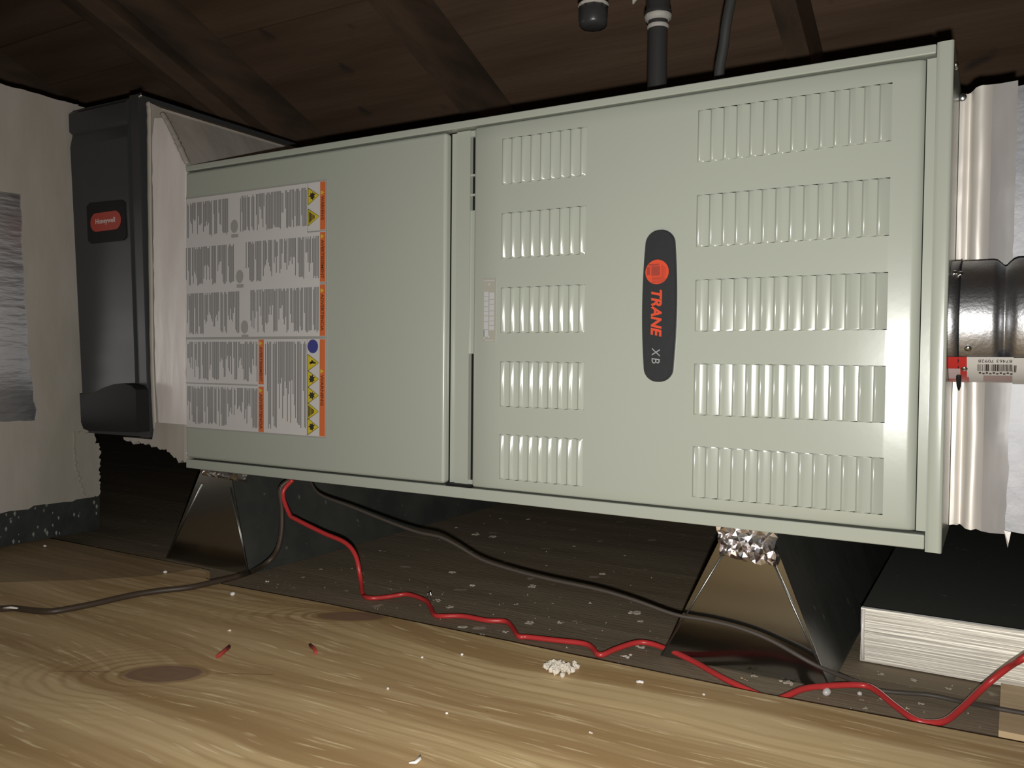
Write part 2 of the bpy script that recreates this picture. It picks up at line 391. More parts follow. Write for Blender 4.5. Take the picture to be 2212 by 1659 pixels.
# ------------------------------------------------------------------ plywood walkway
m = MB()
def slab(m, pts, z0, z1):
    n = len(pts)
    m.add([(x, y, z1) for x, y in pts] + [(x, y, z0) for x, y in pts],
          [tuple(range(n)), tuple(range(2 * n - 1, n - 1, -1))] + [(i, i + n, (i + 1) % n + n, (i + 1) % n) for i in range(n)])
A = [on(px, py, 2, 0.016) for px, py in ((0, 1258), (200, 1252), (330, 1244), (395, 1233), (432, 1228), (445, 1236), (446, 1250), (480, 1262), (700, 1303), (1000, 1365), (1640, 1497), (2212, 1605))]
front = [(p.x, p.y) for p in A]
slab(m, [(-1.6, -1.4), (1.9, -1.4), (1.9, front[-1][1] + 0.02)] + front[::-1] + [(-1.6, -1.3)], 0.001, 0.016)
o = m.build('plywood_sheet', PLY); tag(o, 'pale knotty plywood sheet covering the foreground floor', 'plywood')
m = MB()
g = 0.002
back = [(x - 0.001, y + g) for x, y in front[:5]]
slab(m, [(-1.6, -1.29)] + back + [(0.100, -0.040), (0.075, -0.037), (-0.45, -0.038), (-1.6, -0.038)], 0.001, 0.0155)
o = m.build('plywood_sheet', PLY2); tag(o, 'darker brown plywood strip beside the black base under the return duct', 'plywood')

# ------------------------------------------------------------------ furnace
ZB, ZT, XL, XR, DEP = 0.150, 0.603, 0.0, 1.016, 0.71
F = thing('furnace', 'large sage green metal furnace lying on its side on two stands', 'furnace')
m = MB()
m.box(XL, XR, 0.014, DEP, ZB, ZT)
cab = m.mesh('cabinet', [PAINT, BLACK])
for p in cab.polygons:
    if p.normal.y < -0.9: p.material_index = 1  # closed face painted black in place of the unlit interior behind the slots
link('cabinet', cab, F)
# front flanges
rbox('top_flange', 0.0, 1.002, -0.0005, 0.016, 0.5945, ZT, 0.0013, PAINT, F)
rbox('bottom_flange', 0.0, 1.002, -0.0005, 0.016, ZB, 0.1635, 0.0013, PAINT, F)
# right flange leans back a little at its free edge
m = MB()
xs = [(1.0025, 0.0), (1.0035, -0.0012), (1.006, -0.0016), (1.0130, -0.0022), (1.0152, -0.0018), (1.016, 0.0)]
for i in range(len(xs) - 1):
    (xa, ya), (xb, yb) = xs[i], xs[i + 1]
    m.add([(xa, ya, ZB - 0.0015), (xb, yb, ZB - 0.0015), (xb, yb, ZT + 0.0005), (xa, ya, ZT + 0.0005)], [(0, 1, 2, 3)], 0, True)
m.add([(1.0025, 0, ZB - 0.0015), (1.0025, 0.016, ZB - 0.0015), (1.0025, 0.016, ZT), (1.0025, 0, ZT)], [(0, 1, 2, 3)])
m.add([(1.016, 0, ZB - 0.0015), (1.016, 0.016, ZB - 0.0015), (1.016, 0.016, ZT), (1.016, 0, ZT)], [(0, 1, 2, 3)])
m.build('side_flange', PAINT, F)
m = MB(); m.box(0.9945, 1.0028, 0.0045, 0.012, 0.166, 0.592); m.build('door_stop', PAINT, F)

# blower door (left)
bd = rbox('blower_door', 0.001, 0.474, -0.0015, 0.012, 0.1655, 0.5925, 0.0045, PAINT, F, 4)
# rail between the doors, with its slot
m = MB()
m.box(0.474, 0.484, 0.0115, 0.0138, 0.166, 0.5925)
m.box(0.484, 0.503, 0.0075, 0.0138, 0.166, 0.5925)
m.build('mid_rail', PAINT, F)
for za, zb in ((0.166, 0.172), (0.585, 0.5925), (0.538, 0.5405), (0.5145, 0.517), (0.325, 0.497)):
    m = MB(); m.box(0.503, 0.512, 0.0095, 0.0138, za, zb); m.build('slot_bridge', PAINT, F)
m = MB(); m.box(0.476, 0.512, 0.0, 0.012, 0.1635, 0.1668); m.build('rail_gasket', BLKP, F)

# burner door (right) with lanced louvers
dx0, dx1, dz0, dz1 = 0.5125, 0.9935, 0.1655, 0.5925
ROWS = [0.548, 0.462, 0.3757, 0.2897, 0.2045]; RH = 0.053
LL = [0.5535 + 0.01255 * k for k in range(9)]
LR = [0.7865 + 0.01313 * k for k in range(14)]
def louver_profile(P, deg, last=False):
    if last: return [(-0.0010, -0.0005), (-0.0003, -0.0015), (0.0005, -0.0022), (0.0013, -0.0023), (0.0022, -0.0018), (0.0042, -0.0006), (0.0070, 0.0011), (0.0094, 0.0026)]
    d = math.tan(math.radians(deg)) * (P - 0.0012 - 0.0054)
    return [(-0.0010, -0.0005), (-0.0003, -0.0015), (0.0005, -0.0022), (0.0013, -0.0023), (0.0022, -0.0018), (0.0042, -0.0005), (0.0054, 0.0002), (P - 0.0012, 0.0002 + d)]
PL, PR = 0.01255, 0.01313
holes = [(LL[0] - 0.0010, LL[-1] + 0.0066), (LR[0] - 0.0010, LR[-1] + 0.0095)]
xs = {dx0, dx0 + 0.0007, dx0 + 0.002, dx0 + 0.004, 0.965, 0.970, 0.975, 0.980, 0.985, 0.9885, 0.9905, 0.9922, 0.9932, dx1}
for a, b in holes: xs |= {a, b}
xs = sorted(xs)
zs = sorted({dz0, dz0 + 0.0008, dz0 + 0.0025, dz1 - 0.0025, dz1 - 0.0008, dz1} | {c + s * RH / 2 for c in ROWS for s in (-1, 1)})
def door_y(x, z):
    y = 0.0
    d = min(x - dx0, 0.004) ; y += 0.004 * (1 - d / 0.004) ** 2
    if x > 0.962: y += (x - 0.962) * 0.088
    if x > 0.9875: y += ((x - 0.9875) / 0.006) ** 2 * 0.004
    e = min(z - dz0, dz1 - z)
    if e < 0.0025: y += 0.002 * (1 - e / 0.0025) ** 2
    return y
V = {}; m = MB(); vs = []; fs = []
for i, x in enumerate(xs):
    for j, z in enumerate(zs):
        V[i, j] = len(vs); vs.append((x, door_y(x, z), z))
def in_hole(xm, zm):
    return any(a < xm < b for a, b in holes) and any(abs(zm - c) < RH / 2 for c in ROWS)
for i in range(len(xs) - 1):
    for j in range(len(zs) - 1):
        if not in_hole((xs[i] + xs[i + 1]) / 2, (zs[j] + zs[j + 1]) / 2):
            fs.append((V[i, j], V[i + 1, j], V[i + 1, j + 1], V[i, j + 1]))
m.add(vs, fs, 0, True)
def rim(p, q): m.add([p, q, (q[0], 0.0125, q[2]), (p[0], 0.0125, p[2])], [(0, 1, 2, 3)])
for i in range(len(xs) - 1):
    rim(vs[V[i, 0]], vs[V[i + 1, 0]]); rim(vs[V[i, len(zs) - 1]], vs[V[i + 1, len(zs) - 1]])
for j in range(len(zs) - 1):
    rim(vs[V[0, j]], vs[V[0, j + 1]]); rim(vs[V[len(xs) - 1, j]], vs[V[len(xs) - 1, j + 1]])
burner = m.build('burner_door', PAINT, F)
def louver_mesh(nm, prof):
    m = MB(); n = len(prof); h = RH / 2
    zz = [-h, -h + 0.0006, -h + 0.0022, h - 0.0022, h - 0.0006, h]; ks = [0.0, 0.62, 1.0, 1.0, 0.62, 0.0]
    vs = []
    for z, k in zip(zz, ks):
        for x, y in prof:
            lim = h - (0.0007 if y > 0.0004 else 0.0)
            vs.append((x, y * k if y < 0 else y, max(-lim, min(lim, z))))
    fs = [(r * n + i, r * n + i + 1, (r + 1) * n + i + 1, (r + 1) * n + i) for r in range(len(zz) - 1) for i in range(n - 1)]
    m.add(vs, fs, 0, True)
    return m.mesh(nm, PAINT2)
lm = {}
def louver_for(k, left):
    if left: key = ('L', 8 if k == 8 else 0)
    else: key = ('R', 99 if k == 13 else 5 if k == 0 else 15.5 if k <= 3 else 5 if k <= 6 else 8.5)
    if key not in lm:
        pr_ = louver_profile(PL, 7) if left else louver_profile(PR, key[1], key[1] == 99)
        if left and k == 8: pr_ = pr_[:7] + [(0.0064, 0.0009)]
        lm[key] = louver_mesh('louver', pr_)
    return lm[key]
for c in ROWS:
    for grp in (LL, LR):
        for k, a in enumerate(grp):
            o = link('louver', louver_for(k, grp is LL), burner); o.location = (a, 0, c)
            o.rotation_euler = (0, 0, random.uniform(-0.02, 0.02))

# screws along the flanges
def screw(x, y, z, ax, parent, r=0.0028, m_=SCREW):
    s = MB(); s.lathe([(0, r), (0.001, r), (0.0018, r * 0.75), (0.0022, 0.0002)], (0, 0, 0), ax, 10)
    o = s.build('screw', m_, parent); o.location = (x, y, z); return o
for x in (0.412, 0.665, 0.92): screw(x, 0.012, ZT, (0, 0, 1), F)
for x in (0.205, 0.42, 0.668, 0.921): screw(x, 0.010, ZB, (0, 0, -1), F)
e = on(2065, 140, 0, 1.016); screw(1.016, e.y, e.z, (1, 0, 0), F, 0.0045)
e = on(2056, 1155, 0, 1.016); screw(1.016, max(e.y, 0.03), 0.163, (1, 0, 0), F, 0.0045)

# maker's badge
def rounded_bar():
    zt, zb, cx = 0.4555, 0.2965, 0.7475
    out = []
    # barrel-shaped bar with rounded ends
    hw = lambda z: 0.0188 - 0.0040 * (2 * (z - zb) / (zt - zb) - 1) ** 2
    R_ = 0.0135; right = []
    for k in range(13):
        a = -math.pi / 2 + k * math.pi / 24
        z = zb + R_ + R_ * math.sin(a); right.append((hw(z) - R_ + R_ * math.cos(a), z))
    for k in range(1, 12): z = zb + R_ + (zt - zb - 2 * R_) * k / 12; right.append((hw(z), z))
    for k in range(13):
        a = k * math.pi / 24
        z = zt - R_ + R_ * math.sin(a); right.append((hw(z) - R_ + R_ * math.cos(a), z))
    out = [(cx + w_, z) for w_, z in right] + [(cx - w_, z) for w_, z in right[::-1]]
    return out
ob = rounded_bar(); n = len(ob); cx, cz = 0.7475, 0.376
m = MB(); vs = []
for k, yy in ((1.0, 0.0), (1.0, -0.003), (0.93, -0.0046)):
    for x, z in ob: vs.append((cx + (x - cx) * k, yy, cz + (z - cz) * (1 - (1 - k) * 0.25)))
fs = [(r * n + i, r * n + (i + 1) % n, (r + 1) * n + (i + 1) % n, (r + 1) * n + i) for r in range(2) for i in range(n)]
fs.append(tuple(range(2 * n, 3 * n)))
m.add(vs, fs)
badge = plab(m.build('badge', BADGEB, F), 'long dark badge with red round emblem and lettering')
m = MB(); m.poly([(0.7455 + 0.0128 * math.cos(q * math.pi / 16), 0.4115 + 0.0128 * math.sin(q * math.pi / 16)) for q in range(32)], -0.0052, -0.0044)
em = m.build('emblem', RED, badge)
m = MB()
m.rect(0.7395, 0.7490, 0.4075, 0.4175, -0.0056); m.rect(0.7365, 0.7480, 0.4182, 0.4200, -0.0056); m.rect(0.7345, 0.7380, 0.4085, 0.4170, -0.0056)
for q in range(5): m.rect(0.7400, 0.7555 - 0.0008 * abs(q - 2), 0.4056 - 0.0013 * q, 0.4062 - 0.0013 * q, -0.0056)
for q in range(4): m.rect(0.7505 + 0.0013 * q, 0.7511 + 0.0013 * q, 0.4065, 0.4190 - 0.001 * q, -0.0056)
m.build('emblem_mark', REDD, badge)
text('lettering', 'TRANE', 0.017, side_text(0.7455, -0.0050, 0.3683), RED, badge, shear=0.22, fat=0.0006, fit=(0.0490, 0.0118))
text('lettering', 'XB', 0.013, side_text(0.7455, -0.0050, 0.3240), GREYT, badge, shear=0.15, fit=(0.0165, 0.0088), space=1.3)

# small nameplate beside the louvers
m = MB(); m.box(0.5285, 0.5455, -0.0012, 0.0, 0.339, 0.4135); npl = plab(m.build('nameplate', PLATE, F), 'small clear sticker with pale print')
m = MB()
rr = random.Random(4)
for c_, (a, b) in enumerate(((0.5300, 0.5360), (0.5375, 0.5440))):
    z = 0.398 - c_ * 0.001
    while z > 0.353:
        l = rr.uniform(0.004, 0.009); m.rect(a, b, z - l, z, -0.0016); z -= l + 0.0008
m.rect(0.5300, 0.5440, 0.4105, 0.4112, -0.0016); m.rect(0.5300, 0.5440, 0.3405, 0.3412, -0.0016)
m.rect(0.5300, 0.5306, 0.3405, 0.353, -0.0016); m.rect(0.536, 0.538, 0.4055, 0.4075, -0.0016); m.rect(0.536, 0.538, 0.344, 0.346, -0.0016)
m.build('nameplate_print', PLATEI, npl)

# warning label on the blower door
LY = -0.0021
m = MB(); m.box(0.0035, 0.2815, LY, -0.0012, 0.2125, 0.5525)
lab = plab(m.build('warning_label', LABELW, F), 'white warning label with orange bars and yellow hazard triangles')
fr = MB()
for x0, x1, z0, z1 in ((0.003, 0.2835, 0.2105, 0.2125), (0.003, 0.2835, 0.5525, 0.5545), (0.2815, 0.2835, 0.2125, 0.5525)): fr.box(x0, x1, LY - 0.0001, -0.0012, z0, z1)
fr.box(0.0035, 0.2815, LY - 0.0004, LY, 0.3435, 0.3470)
fr.box(0.2485, 0.2492, LY - 0.0004, LY, 0.2125, 0.3435); fr.box(0.2485, 0.2492, LY - 0.0004, LY, 0.487, 0.5525); fr.box(0.2485, 0.2815, LY - 0.0004, LY, 0.4862, 0.4880)
fr.box(0.2715, 0.2815, LY - 0.0004, LY, 0.4165, 0.4190)
fr.box(0.0035, 0.155, LY - 0.0004, LY, 0.2775, 0.2795)
fr.build('label_border', LINEG, lab)
bars = [(0.2715, 0.2810, 0.4885, 0.5520, 'WARNING', 0.5), (0.2715, 0.2810, 0.4195, 0.4855, 'AVERTISSEMENT', 0.78), (0.2715, 0.2810, 0.3475, 0.4160, 'ADVERTENCIA', 0.72),
        (0.2715, 0.2810, 0.2130, 0.3430, 'WARNING', 0.32), (0.1565, 0.1665, 0.2800, 0.3430, 'AVERTISSEMENT', 0.78), (0.1565, 0.1665, 0.2130, 0.2770, 'ADVERTENCIA', 0.78)]
for x0, x1, z0, z1, tx, fr_ in bars:
    b = MB(); b.box(x0, x1, LY - 0.0005, LY, z0, z1); b.build('orange_bar', ORANGE, lab)
    ln = (z1 - z0) * fr_; off = (z1 + z0) / 2 - 0.003
    text('bar_lettering', tx, 0.007, side_text((x0 + x1) / 2, LY - 0.0008, off), BROWNI, lab, fat=0.0002, fit=(ln, 0.0052), extrude=0.0001)
    t = MB(); zz = off + ln / 2 + 0.0045; xc = (x0 + x1) / 2
    t.add([(xc - 0.003, LY - 0.0009, zz - 0.003), (xc + 0.003, LY - 0.0009, zz), (xc - 0.003, LY - 0.0009, zz + 0.003)], [(0, 1, 2)]); t.build('alert_triangle', YELLOW, lab)
def hazard(zc, kind):
    xa, xb, hz = 0.2505, 0.2700, 0.0112
    t = MB(); t.add([(xa, LY - 0.0006, zc - hz), (xb, LY - 0.0006, zc), (xa, LY - 0.0006, zc + hz)], [(0, 1, 2)])
    o = t.build('hazard_triangle', YELLOW, lab)
    g_ = MB(); rk = random.Random(kind)
    if kind == 3:
        for q in range(5): g_.rect(xa + 0.0012 + q * 0.0022, xa + 0.0028 + q * 0.0022, zc - 0.0075 + q * 0.0013, zc + 0.0075 - q * 0.0013, LY - 0.0009)
    elif kind == 4:
        g_.rect(xa + 0.003, xa + 0.0145, zc - 0.0012, zc + 0.0012, LY - 0.0009); g_.add([(xa + 0.004, LY - 0.0009, zc - 0.003), (xa + 0.011, LY - 0.0009, zc + 0.002), (xa + 0.007, LY - 0.0009, zc + 0.004)], [(0, 1, 2)])
    else:
        pts = []
        for q in range(14):
            r_ = (0.0062 if q % 2 else 0.0036) * rk.uniform(0.8, 1.1); pts.append((xa + 0.0072 + r_ * math.cos(q / 14 * 2 * math.pi), zc + r_ * math.sin(q / 14 * 2 * math.pi)))
        g_.poly(pts, LY - 0.0009, LY - 0.0007)
    d = g_.build('hazard_symbol', INKD, lab)
    e_ = MB()
    for (p, q) in (((xa, zc - hz), (xb, zc)), ((xb, zc), (xa, zc + hz)), ((xa, zc + hz), (xa, zc - hz))):
        e_.tube([(p[0], LY - 0.0008, p[1]), (q[0], LY - 0.0008, q[1])], 0.00045, 4)
    e_.build('triangle_outline', mat_line, lab)
mat_line = mat('triangle_line', (0.22, 0.19, 0.03), 0.4)
for zc, kd in ((0.5345, 1), (0.5065, 3), (0.3115, 4), (0.2895, 5), (0.2675, 6), (0.2460, 3), (0.2250, 1)): hazard(zc, kd)
m = MB(); m.poly([(0.2590 + 0.0092 * math.cos(q * math.pi / 14), 0.3335 + 0.0092 * math.sin(q * math.pi / 14)) for q in range(28)], LY - 0.0006, LY); m.build('round_symbol', BLUE, lab)
m = MB(); rk = random.Random(11)
def para(x1, x0, z1, z0, dens=0.9):
    x = x1; run = rk.randint(2, 6); full = True
    while x > x0:
        if run == 0:
            run = rk.randint(2, 7); x -= rk.choice((0.0006, 0.0016, 0.0026)); full = rk.random() < 0.6
        k = rk.uniform(0.93, 1.0) if (full and run > 1) else rk.uniform(0.35, 0.92)
        st = z1 - (0.0 if rk.random() < 0.8 else 0.003)
        m.rect(x - 0.00145, x, z1 - (z1 - z0) * k, st, LY - 0.0002)
        x -= 0.0021; run -= 1
para(0.2470, 0.120, 0.547, 0.495); para(0.094, 0.006, 0.546, 0.494)
para(0.2690, 0.130, 0.481, 0.424); para(0.106, 0.006, 0.480, 0.423)
para(0.2690, 0.140, 0.413, 0.352); para(0.117, 0.006, 0.412, 0.351)
para(0.2470, 0.171, 0.340, 0.218); para(0.154, 0.006, 0.340, 0.283); para(0.154, 0.006, 0.274, 0.217)
m.build('label_print', INK, lab)
for xc, zc in ((0.107, 0.505), (0.118, 0.433), (0.128, 0.361)):
    m = MB(); m.poly([(xc + 0.0075 * math.cos(q * math.pi / 9), zc + 0.0095 * math.sin(q * math.pi / 9)) for q in range(18)], LY - 0.0003, LY - 0.0001)
    m.rect(xc - 0.006, xc + 0.008, zc - 0.016, zc - 0.011, LY - 0.0003)
    m.build('label_sketch', LINEG, lab)

# ------------------------------------------------------------------ supply duct and vent pipe, right of the furnace
SP = thing('supply_plenum', 'white mastic coated supply duct joined to the right end of the furnace', 'duct')
PY = 0.115
def at(px, py, y=PY): p = on(px, py, 1, y); return p
plan = [(1.0165, 0.004), (1.020, 0.0035), (1.0235, 0.0045), (1.0256, 0.0105), (1.0280, 0.001), (1.0310, -0.004), (1.0360, -0.0052), (1.0405, -0.0035), (1.0450, 0.001), (1.052, 0.004), (1.066, 0.004)]
def zt_(x): return 0.590 + max(0, x - 1.026) * 0.15 - (0.002 if x < 1.025 else 0)
def zb_(x): return 0.1555 - max(0, x - 1.03) * 0.17
m = MB(); nz_ = 46; vs = []
rk = random.Random(3)
for j in range(nz_ + 1):
    t = j / nz_
    for i, (x, dy) in enumerate(plan):
        z = zb_(x) + (zt_(x) - zb_(x)) * t
        if j == 0: z += rk.uniform(-0.002, 0.001)
        if j == nz_: z += rk.uniform(-0.001, 0.0015)
        q = noise.noise(Vector((x * 90, z * 14, 1.7))) * 0.0018 + noise.noise(Vector((x * 200, z * 60, 5))) * 0.0007
        xe = x
        if i == len(plan) - 1: xe = x + 0.0035 * noise.noise(Vector((z * 16, 3, 0))) + 0.0022 * noise.noise(Vector((z * 80, 9, 0)))
        if i == 0: xe, q = x, 0
        vs.append((xe, PY + dy + q, z))
n = len(plan)
cut = 8
m2 = MB(); m2.add(vs, [(j * n + i, j * n + i + 1, (j + 1) * n + i + 1, (j + 1) * n + i) for j in range(nz_) for i in range(n - 1) if i >= cut], 0, True)
m = MB(); m.add(vs, [(j * n + i, j * n + i + 1, (j + 1) * n + i + 1, (j + 1) * n + i) for j in range(nz_) for i in range(n - 1) if i < cut], 0, True)
m.build('mastic_coat', mat('foil_backed_mastic', (0.84, 0.79, 0.73), 0.45, 0.35, spec=0.6, col2=(0.72, 0.67, 0.62), nscale=9, nstretch=(2, 2, 0.5), bump=0.35, bscale=14, bstretch=(2, 2, 0.4)), SP); plab(m2.build('mastic_film', FILM, SP), 'thin greyer smear of mastic beside the bare metal')
m = MB()
x0, x1 = 1.024, 1.75
m.hexa([(x0, PY + 0.015, zb_(x0) + 0.001), (x1, PY + 0.0045, zb_(x1) + 0.05), (x1, 0.62, zb_(x1) + 0.05), (x0, 0.62, zb_(x0) + 0.001),
        (x0, PY + 0.015, zt_(x0) - 0.001), (x1, PY + 0.0045, zt_(x1) - 0.02), (x1, 0.62, zt_(x1) - 0.02), (x0, 0.62, zt_(x0) - 0.001)])
m.build('duct_body', BARE, SP)
m = MB()
d0 = on(2176, 1160, 1, PY - 0.002)
m.add([(d0.x - 0.003, PY - 0.001, d0.z + 0.006), (d0.x + 0.003, PY - 0.001, d0.z + 0.005), (d0.x + 0.0012, PY - 0.002, d0.z - 0.006), (d0.x + 0.0006, PY, d0.z - 0.011), (d0.x, PY + 0.003, d0.z)], [(0, 1, 2, 3), (0, 3, 4), (1, 4, 3, 2), (0, 4, 1)])
m.build('mastic_drip', MASTICW, SP)
e = on(2079, 208, 1, PY - 0.006); screw(e.x, PY - 0.002, e.z, (0, -1, 0), SP, 0.004, EDGE)

VP = thing('vent_pipe', 'shiny round metal vent pipe leaving the right end of the furnace', 'pipe')
VC = (0.0, 0.061, 0.3585); VR = 0.0565
m = MB()
m.lathe([(1.0162, VR + 0.0005), (1.0245, VR + 0.0005), (1.0246, VR)], VC, (1, 0, 0), 64); m.build('collar', PIPE, VP)
m = MB()
pr = [(1.0240, VR), (1.0500, VR), (1.0535, VR - 0.0008), (1.0565, VR - 0.0035), (1.0590, VR - 0.0060), (1.0600, VR - 0.0062), (1.0612, VR - 0.0058), (1.0635, VR - 0.0030), (1.0665, VR - 0.0004), (1.070, VR + 0.001), (1.11, VR + 0.001),
      (1.114, VR - 0.003), (1.117, VR - 0.006), (1.120, VR - 0.003), (1.124, VR), (1.60, VR)]
m.lathe(pr, VC, (1, 0, 0), 64)
m.build('pipe_body', PIPE, VP)
def on_pipe(px, py, dr=0.0):
    d = (ROT @ Vector(((px - 1106) / FPX, -(py - 829.5) / FPX, -1))); o = CAM
    R2 = (VR + dr) ** 2; oy, oz = o.y - VC[1], o.z - VC[2]
    a = d.y ** 2 + d.z ** 2; b = 2 * (oy * d.y + oz * d.z); c = oy * oy + oz * oz - R2
    t = (-b - math.sqrt(max(0, b * b - 4 * a * c))) / (2 * a); return o + d * t
def cyl_patch(m, xa, xb, ta, tb, dr, mi=0, k=5):   # angle measured from the -y direction, downward positive
    vs = []
    for i in range(k + 1):
        th = ta + (tb - ta) * i / k
        for x in (xa, xb): vs.append((x, VC[1] - (VR + dr) * math.cos(th), VC[2] - (VR + dr) * math.sin(th)))
    m.add(vs, [(2 * i, 2 * i + 1, 2 * i + 3, 2 * i + 2) for i in range(k)], mi, True)
TA = math.radians(36); TBm = math.radians(83)
m = MB(); cyl_patch(m, 1.0165, 1.0315, TA, TBm, 0.0012); cyl_patch(m, 1.0315, 1.0330, TA + 0.5, TBm, 0.0012)
st = plab(m.build('sticker_end', mat('sticker_red', (0.50, 0.035, 0.03), 0.3), VP), 'red end of the product sticker')
m = MB(); cyl_patch(m, 1.0315, 1.0675, TA, TBm, 0.0009); cyl_patch(m, 1.0675, 1.108, TA, TBm, 0.0019); stw = plab(m.build('sticker', mat('sticker_white', (0.62, 0.60, 0.57), 0.3), VP), 'white barcode sticker wrapped under the pipe')
m = MB(); x = 1.040; rk = random.Random(5)
while x < 1.0700:
    wd_ = rk.choice((0.00025, 0.0004, 0.0007, 0.0011)); cyl_patch(m, x, x + wd_, TA + 0.14, TA + 0.30, 0.0013 if x < 1.0668 else 0.0023, 0, 2); x += wd_ + rk.choice((0.0003, 0.0005, 0.0008))
for q in range(14): cyl_patch(m, 1.041 + q * 0.0027, 1.0428 + q * 0.0027, TA + 0.33 + 0.02 * (q % 2), TA + 0.37 + 0.02 * (q % 2), 0.0013, 0, 1)
m.build('barcode', INKD, stw)
t_ = text('barcode_digits', '87463 70928', 0.004, Matrix.Identity(4), INKD, stw, fit=(0.026, 0.0036), extrude=0.0)
for v_ in t_.data.vertices:   # wrapped upside down round the pipe above the bars
    th = TA + 0.075 + v_.co.y / VR; xx = 1.0535 - v_.co.x
    v_.co = (xx, VC[1] - (VR + 0.0013) * math.cos(th), VC[2] - (VR + 0.0013) * math.sin(th))
m = MB(); cyl_patch(m, 1.0445, 1.0670, TA + 0.43, TA + 0.70, 0.0013, 0, 2)
m.build('sticker_panel', mat('sticker_mauve', (0.42, 0.30, 0.29), 0.35), stw)
m = MB(); cyl_patch(m, 1.0165, 1.0262, TA + 0.24, TA + 0.55, 0.0016, 0, 2); m.build('sticker_mark', mat('sticker_pale', (0.55, 0.42, 0.42), 0.35), VP)
for px, py in ((2061, 590), (2074, 592), (2083, 795), (2091, 752)):
    q = on_pipe(px, py); nrm = Vector((0, q.y - VC[1], q.z - VC[2])).normalized()
    screw(q.x, q.y, q.z, nrm, VP, 0.0030)
q1, q2 = on_pipe(2070, 566), on_pipe(2068, 690)
m = MB(); m.tube([(1.0246, VC[1] - (VR + .0006) * math.cos(t), VC[2] - (VR + .0006) * math.sin(t)) for t in [math.radians(-88 + k * 8) for k in range(23)]], 0.0007, 5); m.build('collar_seam', BLKP, VP)
pt = [(1.0235 + 0.001 * k, VC[1] - (VR + 0.003) * math.cos(math.radians(70 + 9 * k)), VC[2] - (VR + 0.003) * math.sin(math.radians(70 + 9 * k))) for k in range(4)]
m = MB(); m.tube([(1.0245, 0.030, 0.316), (1.0248, 0.034, 0.306), (1.0250, 0.036, 0.298), (1.0250, 0.038, 0.294)], [0.0016, 0.0022, 0.0018, 0.0006], 6); m.build('sealant_drip', BLKP, VP)

# ------------------------------------------------------------------ filter cabinet and transition, left of the furnace
FC = thing('filter_cabinet', 'tall dark grey filter cabinet with red badge between return duct and furnace', 'filter cabinet')
tl, tr, br, bl = [on(a, b, 1, 0.0) for a, b in ((152, 240), (305, 205), (328, 945), (190, 935))]
def lerp_face(s, t, y):   # s 0..1 left-right, t 0..1 bottom-top
    a = bl.lerp(br, s); b = tl.lerp(tr, s); p = a.lerp(b, t); return Vector((p.x, y, p.z))
tl.x = max(tl.x, -0.2835)
m = MB()
fr4 = [lerp_face(0, 0, .001), lerp_face(1, 0, .001), lerp_face(1, 0, .66), lerp_face(0, 0, .66), lerp_face(0, 1, .001), lerp_face(1, 1, .001), lerp_face(1, 1, .66), lerp_face(0, 1, .66)]
m.hexa(fr4); m.build('cabinet_body', FILT, FC)
pd = [(0.990, -0.006), (0.982, -0.0095), (0.928, -0.0100), (0.920, -0.0045), (0.880, -0.0095), (0.865, -0.0095), (0.02, -0.0095), (0.012, -0.006)]
m = MB(); vs = []
for t, y in pd:
    for s in (0.03, 0.86): vs.append(lerp_face(s, t, y))
for s in (0.03, 0.86):
    pass
k = len(pd)
m.add(vs, [(2 * i, 2 * i + 2, 2 * i + 3, 2 * i + 1) for i in range(k - 1)])
for s_i in (0, 1):
    fv = [vs[2 * i + s_i] for i in range(k)]; bv = [Vector((p.x, 0.001, p.z)) for p in fv]
    m.add(fv + bv, [(i, i + 1, k + i + 1, k + i) for i in range(k - 1)])
fd = m.build('filter_door', FILT, FC)
m = MB()
for s0, s1, yf in ((0.885, 1.0, -0.006),):
    m.hexa([lerp_face(s0, 0, yf), lerp_face(s1, 0, yf), lerp_face(s1, 0, .001), lerp_face(s0, 0, .001), lerp_face(s0, 1, yf), lerp_face(s1, 1, yf), lerp_face(s1, 1, .001), lerp_face(s0, 1, .001)])
m.build('side_rim', FILT, FC)
hp = [on(a, b, 1, -0.030) for a, b in ((172, 851), (200, 850), (222, 838), (245, 830), (265, 828), (283, 833), (293, 842), (296, 934), (192, 931), (180, 926), (175, 912))]
m = MB(); m.poly([(p.x, p.z) for p in hp][::-1], -0.030, -0.008); m.build('latch_handle', BLKP, FC)
e = on(303, 206, 1, -0.006); screw(e.x, -0.006, e.z, (0, -1, 0), FC, 0.004)
bp_ = [on(a, b, 1, -0.0110) for a, b in ((187, 446), (194, 438), (262, 431), (269, 437), (273, 511), (266, 519), (197, 526), (190, 520))]
m = MB(); m.poly([(p.x, p.z) for p in bp_][::-1], -0.0112, -0.009); fb = plab(m.build('filter_badge', BLKP, FC), 'black square badge with red pill emblem')
ctr = on(227.5, 478, 1, -0.0118)
pts = []
for q in range(24):
    a = q / 24 * 2 * math.pi; sx = 0.0235 if math.cos(a) > 0 else -0.0235
    pts.append((ctr.x + sx + 0.0155 * math.cos(a), ctr.z + 0.0150 * math.sin(a)))
m = MB(); m.poly(pts, -0.0118, -0.0108); m.build('badge_emblem', REDF, fb)
text('badge_lettering', 'Honeywell', 0.012, front_text(ctr.x, -0.0121, ctr.z), WHITET, fb, fit=(0.050, 0.0105), extrude=0.0001, fat=0.0002)

